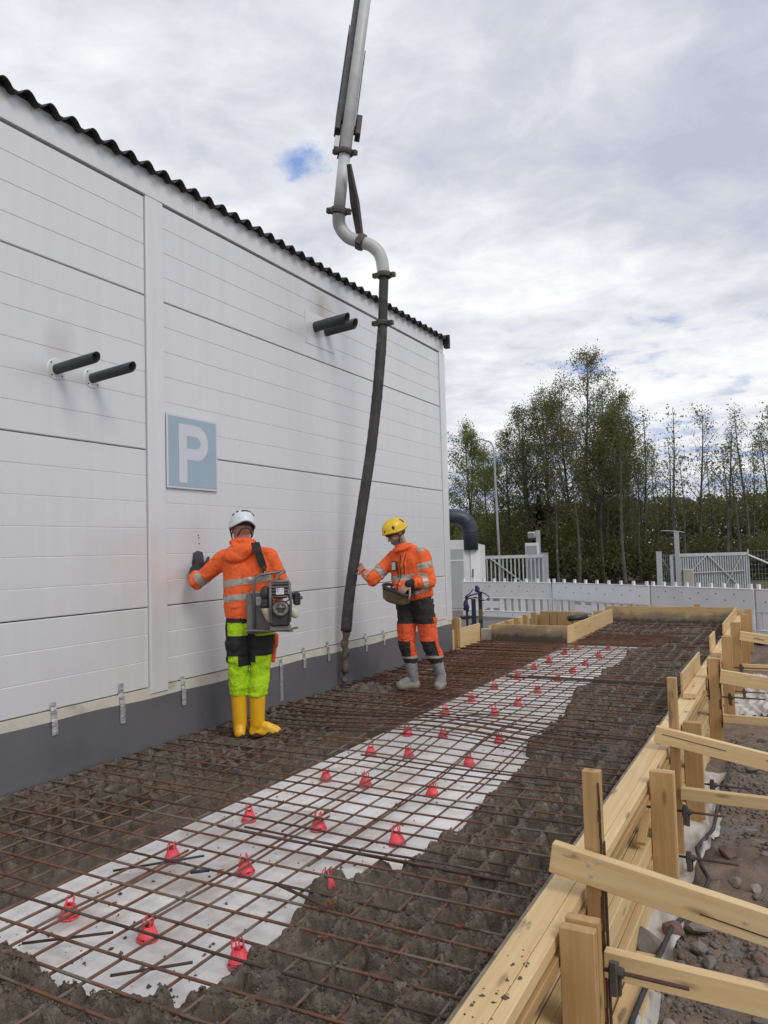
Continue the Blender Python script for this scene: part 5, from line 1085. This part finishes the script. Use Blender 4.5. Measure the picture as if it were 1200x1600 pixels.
# ------------------------------------------------------------------ yard behind
def barriers():
    ends = [((-7.90, 19.10), (-5.30, 18.50), 'leftmost white plastic barrier behind the purple handled machine'), ((-5.24, 18.46), (-2.72, 16.90), 'second white plastic barrier from the left behind the recess box'), ((-2.66, 16.86), (-.665, 15.66), 'third white plastic barrier from the left behind the end board'), ((-.61, 15.62), (1.35, 14.42), 'rightmost white plastic barrier cut off by the picture edge')]
    for (a, b, lab) in ends:
        L = math.hypot(b[0] - a[0], b[1] - a[1]); th = math.atan2(b[1] - a[1], b[0] - a[0]); t = empty('safety_barrier', lab, 'barrier', (a[0], a[1], -.42), th, 'white safety barriers')
        def bx(n, x0, x1, z0, z1, y0=-.025, y1=.025, m='barrier', bev=.005): return G().box2((x0, y0, z0), (x1, y1, z1)).obj(n, M[m], t, bevel=bev)
        top = bx('top_panel', 0, L, .575, .955); bx('top_lip', 0, L, .957, .975, -.035, .035); bx('middle_rail', 0, L, .545, .573, -.035, .035); bx('bottom_rail', 0, L, .06, .20); bx('lower_lip', 0, L, .202, .222, -.035, .035)
        bx('end_post', 0, .07, .222, .543); bx('end_post', L - .07, L, .222, .543)
        kn = G().box((0, 0, 0), (.055, .05, .085)).mesh('top_knob', M['barrier']); n = 9
        for k in range(n): link('top_knob', kn, t, (.05 + (L - .1) * k / (n - 1), 0, 1.0175))
        ns = 12; st = (L - .14) / ns; sl = G().box((0, 0, 0), (st * .56, .04, .321)).mesh('slat', M['barrier'])
        for k in range(ns):
            x = .07 + st * (k + .5)
            if k in (3, 4): continue
            link('slat', sl, t, (x, 0, .3825))
        bx('name_plate', .07 + st * 2.9, .07 + st * 5.1, .29, .46, -.02, .02); bx('slat', .07 + st * 3.8, .07 + st * 4.2, .222, .289, -.02, .02); bx('slat', .07 + st * 3.8, .07 + st * 4.2, .461, .543, -.02, .02)
        ho = G().lathe([(0, 0), (.014, 0), (.017, -.004)], 10, (0, 0, 0), Matrix.Rotation(rad(90), 3, 'X')).mesh('hole', M['joint'])
        for k in range(11): link('hole', ho, top, (L * (.08 + .084 * k), -.0265, .86 if k % 2 else .74))
        for k in (2, 4, 6): link('hole', ho, t, (L * (.08 + .084 * k), -.0265, .13))
        for x in (.18, L - .18): bx('foot', x - .09, x + .09, 0, .058, -.3, .3, 'dark')
barriers()
def yard():
    # container with a door and a duct
    t = empty('equipment_container', 'white equipment container with a narrow door behind the building corner', 'container', (-8.9, 22.0, -.42), rad(28.5))
    V = [(-.30, -.95, 0), (.58, -.45, 0), (.58, 1.0, 0), (-1.6, 1.0, 0), (-1.6, -.95, 0), (-.30, -.95, 2.12), (.05, -.75, 2.16), (.58, -.45, 1.95), (.58, 1.0, 1.95), (-1.6, 1.0, 2.12), (-1.6, -.95, 2.12)]
    V = [(-.18, -.6, 0), (.50, -.35, 0), (.50, 1.0, 0), (-1.5, 1.0, 0), (-1.5, -.6, 0)]; top = [(-.18, -.6, 2.13), (.50, -.35, 1.95), (.50, 1.0, 1.95), (-1.5, 1.0, 2.13), (-1.5, -.6, 2.13)]
    G().add(V + top, [(0, 1, 6, 5), (1, 2, 7, 6), (2, 3, 8, 7), (3, 4, 9, 8), (4, 0, 5, 9), (5, 6, 7, 8, 9), (4, 3, 2, 1, 0)]).obj('body', M['cont'], t)
    G().box2((-1.49, -.625, .05), (-.20, -.602, 1.86)).obj('side_panel', M['contgrey'], t, bevel=.01); G().box2((-1.49, -.632, 1.50), (-.20, -.626, 1.53)).obj('trim_strip', M['cont'], t)
    d = Vector((.68, .25, 0)).normalized(); n = Vector((.25, -.68, 0)).normalized(); Rz = Matrix.Rotation(math.atan2(d.y, d.x), 3, 'Z')
    c = Vector((.17, -.475, 0)); dr = G().box(c + n * .018 + Vector((0, 0, 1.10)), (.34, .03, 1.62), Rz).obj('door', M['barrier'], t, bevel=.008)
    G().tube([c + n * .06 - d * .12 + Vector((0, 0, .98)), c + n * .075 - d * .12 + Vector((0, 0, 1.15)), c + n * .05 - d * .11 + Vector((0, 0, 1.24))], .016, 6).obj('handle', M['dark'], dr)
    D = empty('duct', 'thick dark navy duct elbow rising from the white container', 'duct', (-8.64, 21.6, 1.5))
    pts = [(-1.6, -.85, .93), (-.55, -.30, .93)] + [(-.20 - .35 * math.cos(a) + 0, -.117 - .18 * math.cos(a), .58 + .35 * math.sin(a)) for a in np.linspace(math.pi / 2, 0, 8)][1:] 
    pts = [(-1.7, -.9, .93), (-.45, -.24, .93), (-.30, -.16, .91), (-.17, -.09, .85), (-.07, -.037, .74), (-.02, -.01, .6), (0, 0, .45), (0, 0, -.1)]
    G().tube(pts, .245, 20).obj('tube', M['duct'], D, smooth=True)
    for q, w_ in ((4, .02), (6, .02)):
        g = G(); g.tube([Vector(pts[q]) - (Vector(pts[q + 1]) - Vector(pts[q - 1])).normalized() * .02, Vector(pts[q]) + (Vector(pts[q + 1]) - Vector(pts[q - 1])).normalized() * .02], .253, 20); g.obj('seam_band', M['duct'], D, smooth=True)
    # gates
    def gate(lab, a, b, z0, z1, n, diag):
        L = math.hypot(b[0] - a[0], b[1] - a[1]); th = math.atan2(b[1] - a[1], b[0] - a[0]); t = empty('sliding_gate', lab, 'gate', (a[0], a[1], 0), th)
        G().box2((0, -.05, z1 - .11), (L, .05, z1)).obj('top_rail', M['galv'], t); G().box2((0, -.04, z0), (L, .04, z0 + .12)).obj('bottom_rail', M['galv'], t)
        pk = G().box2((-.022, -.022, z0 + .12), (.022, .022, z1 - .11)).mesh('picket', M['galv'])
        for k in range(n): link('picket', pk, t, (.03 + (L - .06) * k / (n - 1), 0, 0))
        for (x0, zz0, x1, zz1) in diag:
            G().tube([(x0 * L, -.07, zz0), (x1 * L, -.07, zz1)], .025, 6).obj('diagonal', M['galv'], t)
        return t
    gate('white picket sliding gate beside the white container', (-9.75, 25.45), (-7.82, 26.52), -.25, 1.16, 16, ((.12, 1.08, .8, -.1),))
    gate('wide grey picket sliding gate with crossed diagonals on the right', (-3.75, 28.68), (-1.42, 29.97), -.45, 1.05, 32, ((.45, .98, .20, .35), (.46, .98, .95, -.4), (.92, .95, .62, -.4), (.2, .35, .95, .38)))
    def post(lab, x, y, z1, r=.07, arm=False):
        t = empty('gate_post', lab, 'post', (x, y, -.45)); G().box2((-r, -r, 0), (r, r, z1 + .45)).obj('shaft', M['galv'], t, bevel=.008)
        if arm: G().tube([(-.5, -.15, z1 + .50), (0, 0, z1 + .47), (.25, .1, z1 + .42)], .012, 5).obj('arm', M['galv'], t)
        G().box((0, 0, z1 + .455), (r * 2.3, r * 2.3, .015)).obj('cap', M['galv'], t)
    post('thick grey post left of the right gate', -4.18, 28.45, 1.15, .085); post('tall grey post with a thin arm in front of the right gate', -3.58, 28.60, 1.84, .075, True); post('grey post at the right end of the left gate', -7.80, 26.60, 1.2, .10); post('tall grey post holding the floodlight beside the left gate', -8.06, 26.75, 2.02, .065); post('dark blue post between the thick post and the tall post', -3.78, 28.55, 1.0, .05)
    t = empty('control_cabinet', 'grey white control cabinet on a concrete base beside the left gate', 'cabinet', (-8.27, 26.75, -.42)); G().box2((-.24, -.17, .62), (.24, .17, 2.0)).obj('housing', M['cont'], t, bevel=.015); G().box2((-.20, -.185, .7), (.20, -.172, 1.9)).obj('door', M['contgrey'], t, bevel=.006); G().box2((-.30, -.2, 0), (.30, .2, .618)).obj('base', M['concrete_dry'], t, bevel=.01)
    t = empty('floodlight', 'small floodlight on the tall post by the left gate', 'floodlight', (-8.25, 26.6, 1.87)); G().box((0, 0, 0), (.26, .14, .20), Matrix.Rotation(.3, 3, 'X')).obj('housing', M['galv'], t, bevel=.01); G().box((0, -.08, 0), (.21, .01, .15), Matrix.Rotation(.3, 3, 'X')).obj('glass', M['contgrey'], t); G().tube([(.05, .05, 0), (.2, .12, 0)], .02, 6).obj('bracket', M['galv'], t)
    g = G(); g.box2((-3.45, 28.75, -.5), (-3.10, 29.1, .50)); tag(g.obj('concrete_pillar', M['concrete_dry'], bevel=.02), 'pale concrete pillar in front of the right gate', 'pillar')
    # mesh fence right of the gate
    t = empty('mesh_fence', 'thin grey wire mesh fence with a slanting brace right of the gate', 'fence', (-1.38, 30.0, -.45)); dx, dy = .87, .49
    for k in range(6): G().tube([(k * 1.2 * dx, k * 1.2 * dy, 0), (k * 1.2 * dx, k * 1.2 * dy, 1.6)], .03, 6).obj('fence_post', M['galv'], t)
    g = G()
    for k in range(50): g.tube([(k * .12 * dx, k * .12 * dy, 0), (k * .12 * dx, k * .12 * dy, 1.55)], .004, 3)
    for k in range(10): g.tube([(0, 0, .05 + k * .165), (6 * dx, 6 * dy, .05 + k * .165)], .004, 3)
    o = g.obj('wire_mesh', M['galv'], t); o['kind'] = 'stuff'
    G().tube([(0, -.05, 1.4), (1.9 * dx, 1.9 * dy - .05, .55)], .03, 6).obj('brace', M['barrier'], t)
    t = empty('mesh_fence', 'small wire mesh panel between the two posts left of the right gate', 'fence', (-4.16, 28.47, -.45)); g = G()
    for k in range(7): g.tube([(k * .06, k * .033, 0), (k * .06, k * .033, 1.5)], .006, 3)
    for k in range(9): g.tube([(0, 0, .1 + k * .17), (.38, .2, .1 + k * .17)], .006, 3)
    o = g.obj('wire_mesh', M['galv'], t); G().tube([(0, 0, 1.45), (.36, .18, .8)], .012, 4).obj('brace', M['galv'], t)
    # street lamp
    t = empty('street_lamp', 'tall grey street lamp with a curved arm among the trees', 'street lamp', (-11.62, 32.6, -.42)); pts = [(0, 0, 0), (-.03, -.1, 3), (-.06, -.15, 6.2)] + [(-.06 - .22 * (1 - math.cos(a)) - .0, -.15 - .1 * (1 - math.cos(a)), 6.2 + .5 * math.sin(a)) for a in np.linspace(.2, 1.57, 6)] + [(-.5, -.35, 6.76)]
    G().tube(pts, [.065, .055, .045] + [.035] * 7, 8).obj('pole', M['contgrey'], t, smooth=True); g = G(); g.ell((-.68, -.43, 6.80), [(.26, .14, .02), (-.04, .07, 0), (0, 0, .045)]); g.obj('lamp_head', M['galv'], t, smooth=True)
    # black machine with purple handles
    t = empty('power_trowel', 'black upright machine with purple handles standing before the white barrier', 'machine', (-5.42, 13.7, -.42), rad(22))
    G().box2((-.19, -.16, .02), (.22, .2, .16)).obj('base', M['blueblack'], t, bevel=.02); G().tube([(.02, .02, .16), (.02, .02, .42)], .12, 14).obj('motor', M['dark'], t, smooth=True); G().lathe([(.24, .0), (.27, .02), (.24, .06), (.0, .07)], 20, (.02, .02, .0)).obj('guard_ring', M['dark'], t, smooth=True)
    for x, y, wd, m in ((-.16, -.05, .045, 'dark'), (-.03, -.1, .085, 'blueblack'), (.10, .02, .075, 'dark')): G().box2((x - wd / 2, y - .03, .16), (x + wd / 2, y + .03, 1.0 + y)).obj('upright', M[m], t, bevel=.006)
    G().box2((.06, -.011 + .0, .48), (.14, -.013, .70)).obj('warning_label', M['remote'], t)
    g = G(); g.tube([(-.18, -.06, .90), (-.10, -.1, .96), (0, -.1, .99), (.10, 0, 1.0)], .016, 6); g.obj('handle', M['purple'], t, smooth=True)
    for q in ([(.08, .0, 1.03), (.18, -.04, 1.0), (.27, -.06, .93), (.26, -.06, .88), (.14, -.04, .86), (.02, -.08, .93), (-.14, -.09, .90)], [(-.03, -.1, 1.08), (-.1, -.12, 1.0), (-.19, -.1, .94)]): G().tube(q, .012, 6).obj('handle', M['purple'], t, smooth=True)
    g = G(); g.ell((-.18, -.07, .80), (.05, .045, .09)); g.ell((-.14, -.08, .72), (.035, .03, .07)); g.ell((-.2, -.06, .72), (.03, .03, .05)); g.ell((.05, -.06, 1.08), (.05, .045, .07)); blob('ribbon', g, M['purple'], t, .012, 1, .02, 14, 3)
yard()

# ------------------------------------------------------------------ trees
def tree(lab, x, y, H, wd, leafn, leafm, seed, stems=1, base=.22, lsize=.11, barey=0.0, cat='tree', group='sparse spring trees beyond the yard', name='birch_tree', z0=-.42, lean=.03, crownlow=None, tr=.10):
    r = random.Random(seed); t = empty(name, lab, cat, (x, y, z0), 0, group); g = G(); tips = []
    for s in range(stems):
        hh = H * (1 if s == 0 else r.uniform(.62, .95)); ox, oy = (0, 0) if s == 0 else (r.uniform(-1, 1) * wd * .28, r.uniform(-.5, .5) * wd * .3)
        lx, ly = (r.uniform(-lean, lean) + ox / H * .9) * hh, r.uniform(-lean, lean) * hh
        K = 9; tp = []; ph = r.random() * 6
        for k in range(K + 1): f = k / K; tp.append(Vector((ox * .5 + lx * f + .012 * hh * math.sin(f * 5 + ph), oy * .5 + ly * f, hh * f)))
        r0 = tr * hh / 9 * (1 if s == 0 else .75); g.tube(tp, [r0 * (1 - .93 * k / K) + .004 for k in range(K + 1)], 6)
        nb = int(hh * (7.0 if leafn > 2500 else 5.2))
        for i in range(nb):
            f = base + (1 - base) * (i + r.random()) / nb; 
            if f > .985: continue
            q = tp[0].lerp(tp[-1], f); kk = min(int(f * K), K - 1); q = tp[kk].lerp(tp[kk + 1], f * K - kk)
            prof = math.sin(min(1, (1 - f) * 1.55 + .10) * math.pi * .5) * (.55 + .45 * min(1, (f - base) / .15)); L = wd * .5 * prof * r.uniform(.55, 1.1) * (1 if stems == 1 else .75)
            if L < .15: L = .15
            a = r.random() * 6.283; el = r.uniform(.35, .95) + f * .25; d = Vector((math.cos(a) * math.cos(el), math.sin(a) * math.cos(el), math.sin(el)))
            b1 = q + d * L * .5 + Vector((0, 0, .02)); b2 = q + d * L + Vector((0, 0, L * r.uniform(-.12, .16))); rb = max(.007, r0 * .28 * (1 - f) + .004); g.tube([q, b1, b2], [rb, rb * .65, .004], 3, False)
            for tt in range(4):
                w0 = q.lerp(b2, r.uniform(.35, 1)) ; dd = (d + Vector((r.uniform(-.8, .8), r.uniform(-.8, .8), r.uniform(-.3, .7)))).normalized(); w1 = w0 + dd * L * r.uniform(.25, .5); g.tube([w0, w1], [.006, .003], 3, False); tips.append((w0, w1, f))
    g.obj('trunk', M['trunk'], t)
    if leafn:
        rg = np.random.default_rng(seed); W0 = np.array([a[0][:] for a in tips]); W1 = np.array([a[1][:] for a in tips]); wgt = rg.random(len(tips)) ** (1.2 + barey); wgt /= wgt.sum()
        idx = rg.choice(len(tips), leafn, p=wgt); u = rg.random((leafn, 1)); P = W0[idx] * (1 - u) + W1[idx] * u + (rg.normal(size=(leafn, 3))) * lsize * 2.2
        A = rg.normal(size=(leafn, 3)); A /= np.linalg.norm(A, axis=1, keepdims=True); Bv = np.cross(A, rg.normal(size=(leafn, 3))); Bv /= np.linalg.norm(Bv, axis=1, keepdims=True); sz = lsize * (.5 + rg.random((leafn, 1)))
        V = np.stack([P - A * sz * .5, P + Bv * sz * .34, P + A * sz * .5, P - Bv * sz * .34], 1).reshape(-1, 3); F = np.arange(leafn * 4).reshape(-1, 4)
        link('crown', npmesh('crown', V, F, leafm, False), t)
    return t
def clump(name, lab, cat, x, y, sx, sy, sz, n, ls, m, seed, group=None, kind=None, z0=-.42, stem=True):
    rg = np.random.default_rng(seed); k = max(6, int(n / 90)); C = rg.normal(size=(k, 3)) * np.array([sx * .33, sy * .33, 0]); C[:, 2] = sz * (.15 + .75 * rg.random(k)) * (1 - .35 * (np.abs(C[:, 0]) / sx)); R = (.18 + .2 * rg.random(k)) * min(sx, sz)
    i = rg.integers(0, k, n); D = rg.normal(size=(n, 3)); D /= np.linalg.norm(D, axis=1, keepdims=True); P = C[i] + D * (R[i] * rg.random(n) ** .45)[:, None]; P[:, 2] = np.abs(P[:, 2])
    A = rg.normal(size=(n, 3)); A /= np.linalg.norm(A, axis=1, keepdims=True); Bv = np.cross(A, rg.normal(size=(n, 3))); Bv /= np.linalg.norm(Bv, axis=1, keepdims=True); s = ls * (.5 + rg.random((n, 1)))
    V = np.stack([P - A * s * .5, P + Bv * s * .35, P + A * s * .5, P - Bv * s * .35], 1).reshape(-1, 3); F = np.arange(n * 4).reshape(-1, 4)
    if kind: o = link(name, npmesh(name, V, F, m, False), None, (x, y, z0)); return tag(o, lab, cat, group, kind)
    t = empty(name, lab, cat, (x, y, z0), 0, group); link('foliage', npmesh('foliage', V, F, m, False), t)
    g = G(); r = random.Random(seed)
    for q in range(7): e = Vector((r.uniform(-.4, .4) * sx, r.uniform(-.3, .3) * sy, sz * r.uniform(.6, .95))); g.tube([(e.x * .15, e.y * .15, 0), e * .5 + Vector((0, 0, .1)), e], [.035, .022, .006], 4, False)
    g.obj('stem', M['trunk'], t); return t
def trees():
    lf, lb, ld = M['leaf'], M['leafb'], M['leafd']
    T = [(-14.86, 37.1, 8.4, 5.2, 4200, lf, 'leafy young birch behind the navy duct', 2), (-15.4, 41.4, 7.6, 4.6, 2200, lb, 'thin leafy tree just left of the street lamp', 1), (-13.62, 40.05, 8.2, 4.6, 3600, lf, 'green young tree just right of the street lamp', 2), (-12.9, 41.5, 9.4, 4.6, 2200, lb, 'slim tree left of the tallest tree with loose foliage', 2),
         (-11.2, 38.97, 10.0, 6.2, 4600, lb, 'broad leafy tree touching the left side of the tallest tree', 3), (-10.46, 40.45, 10.6, 6.0, 4600, lb, 'tall olive green tree close behind the tallest tree', 2), (-8.94, 37.84, 11.4, 7.6, 10500, lb, 'tallest birch with the densest olive crown', 4), (-8.6, 41.2, 10.2, 5.4, 3400, lb, 'half bare tree directly behind the tallest birch', 2),
         (-7.9, 40.5, 9.9, 4.2, 700, lb, 'bare twiggy tree at the right edge of the tallest birch', 2), (-8.0, 44.9, 9.2, 3.8, 900, lb, 'thin bare tree right of the tallest birch', 1), (-6.46, 40.46, 8.7, 2.8, 330, lb, 'sparse bare tree with a pale straight trunk left of the right gate', 2), (-6.77, 46.05, 7.4, 2.4, 420, lb, 'short thin tree behind the sparse bare tree', 1),
         (-5.94, 44.2, 7.5, 2.4, 420, lb, 'short thin tree above the thick gate post', 2), (-7.55, 39.2, 9.4, 5.6, 5200, lb, 'rounded leafy tree filling the right shoulder of the tallest birch', 3), (-3.9, 40.7, 8.5, 3.4, 520, lb, 'sparse tree with dark trunk above the right gate', 1), (-3.88, 47.6, 7.3, 2.4, 420, lb, 'low thin tree behind the dark trunked tree', 2), (-2.93, 45.8, 8.2, 2.6, 520, lb, 'slim tree left of the tall bare one at the right', 1), (-1.89, 41.8, 8.6, 2.4, 380, lb, 'tall bare tree near the right picture edge', 1),
         (-1.78, 47.6, 7.5, 2.4, 520, lb, 'low leafy tree behind the tall bare tree at the right', 2), (-.98, 44.6, 8.1, 3.0, 700, lb, 'leafy tree at the right picture edge', 1), (-.3, 43.8, 8.3, 3.0, 700, lb, 'tree half cut off by the right picture edge', 1)]
    for i, (x, y, H, wd, n, m, lab, st) in enumerate(T): tree(lab, x, y, H, wd, int(n * 3.0), m, 40 + i, st, base=.22 if n > 1000 else .3, lsize=.078, barey=.8 if n < 1000 else .25)
    # dark trunks inside the wood
    r = random.Random(77)
    ORD = ['first', 'second', 'third', 'fourth', 'fifth', 'sixth', 'seventh', 'eighth', 'ninth', 'tenth', 'eleventh', 'twelfth', 'thirteenth', 'fourteenth', 'fifteenth', 'sixteenth']
    for k in range(11):
        x = -10.5 + 11.5 * (k + r.random() * .9) / 11; tree('slender dark tree in the low wood, %s from the left' % ORD[k], x, 36 + r.uniform(-1.2, 1.5), r.uniform(5.5, 8.5), 2.0, 260, lb, 200 + k, 1, .42, .11, 1.0, group='slender trees in the low wood', name='slender_tree')
    # spruce
    t = empty('spruce_tree', 'small dark spruce at the left foot of the tallest birch', 'tree', (-11.7, 39.2, -.42)); rg = np.random.default_rng(5); G().tube([(0, 0, 0), (0, 0, 4.6)], [.09, .01], 6).obj('trunk', M['trunk'], t)
    n = 4200; h = rg.random(n) ** 1.3 * 4.5; tier = (np.floor(h * 4) / 4 + .25 - h); R = (4.7 - h) * .27 * (.4 + .6 * tier * 4 * rg.random(n)) * rg.random(n) ** .3; a = np.floor(rg.random(n) * 13) / 13 * 6.283 + np.floor(h * 4) * .9 + rg.normal(size=n) * .1
    P = np.stack([R * np.cos(a), R * np.sin(a), h - R * .28 + .1], 1); A = np.stack([np.cos(a), np.sin(a), -.3 + 0 * a], 1) + rg.normal(size=(n, 3)) * .3; A /= np.linalg.norm(A, axis=1, keepdims=True); Bv = np.cross(A, rg.normal(size=(n, 3))); Bv /= np.linalg.norm(Bv, axis=1, keepdims=True); s = .16
    V = np.stack([P - A * s * .6, P + Bv * s * .25, P + A * s * .6, P - Bv * s * .25], 1).reshape(-1, 3); link('crown', npmesh('crown', V, np.arange(4 * n).reshape(-1, 4), M['spruce'], False), t)
    # undergrowth bushes
    B = [(-14.6, 39, 2.6, 2.2, lf), (-13.4, 38, 2.4, 2.4, lb), (-12.2, 38.4, 2.4, 3.0, ld), (-11.0, 37.4, 2.4, 3.4, ld), (-9.9, 37.0, 2.6, 3.6, lb), (-8.8, 36.9, 2.6, 3.4, ld), (-7.6, 37.6, 2.6, 3.2, lb), (-6.4, 38.2, 2.4, 2.4, ld), (-5.2, 39, 2.4, 2.2, lb), (-4.0, 39.4, 2.6, 2.6, ld), (-2.6, 40, 2.6, 2.4, lb), (-1.4, 40, 2.6, 2.5, ld), (-.2, 40.5, 2.6, 2.6, lb), (1.2, 41, 2.8, 2.6, ld)]
    w_ = ['behind the navy duct', 'right of the street lamp foot', 'around the small spruce', 'left of the tallest birch', 'under the tallest birch on its left', 'under the tallest birch on its right', 'right of the tallest birch', 'left of the thick gate post', 'behind the thick gate post', 'behind the left part of the right gate', 'behind the right part of the right gate', 'behind the wire mesh fence', 'at the right picture edge', 'cut off by the right picture edge']
    for k, (x, y, sx, sz, m) in enumerate(B): clump('bush', 'dense dark bush ' + w_[k], 'bush', x, y, sx * 1.2, 1.6, sz * (.55 + .5 * ((k * 7) % 5) / 4), 2600, .13, m, 300 + k, 'bushes at the foot of the trees')
    rg = np.random.default_rng(9); n = 150000; x = -75 + 130 * rg.random(n); top = 4.3 + 1.6 * fbm(x * .22 + 40, x * 0 + 2, 5, 4) + 1.0 * (fbm(x * 1.1 + 40, x * 0 + 8, 7, 3) - .5) - 1.2 * np.exp(-((x + 20) / 7) ** 2) * 0; h = rg.random(n) ** .85 * top; y = 62 + 9 * rg.random(n) - h * .5
    P = np.stack([x, y, h - .5], 1); A = rg.normal(size=(n, 3)); A /= np.linalg.norm(A, axis=1, keepdims=True); Bv = np.cross(A, rg.normal(size=(n, 3))); Bv /= np.linalg.norm(Bv, axis=1, keepdims=True); s = .30 * (.5 + rg.random((n, 1)))
    V = np.stack([P - A * s * .5, P + Bv * s * .4, P + A * s * .5, P - Bv * s * .4], 1).reshape(-1, 3)
    tag(link('far_wood', npmesh('far_wood', V, np.arange(4 * n).reshape(-1, 4), lb, False)), 'dark green mass of woodland far behind the yard', 'woodland', kind='stuff')
trees()
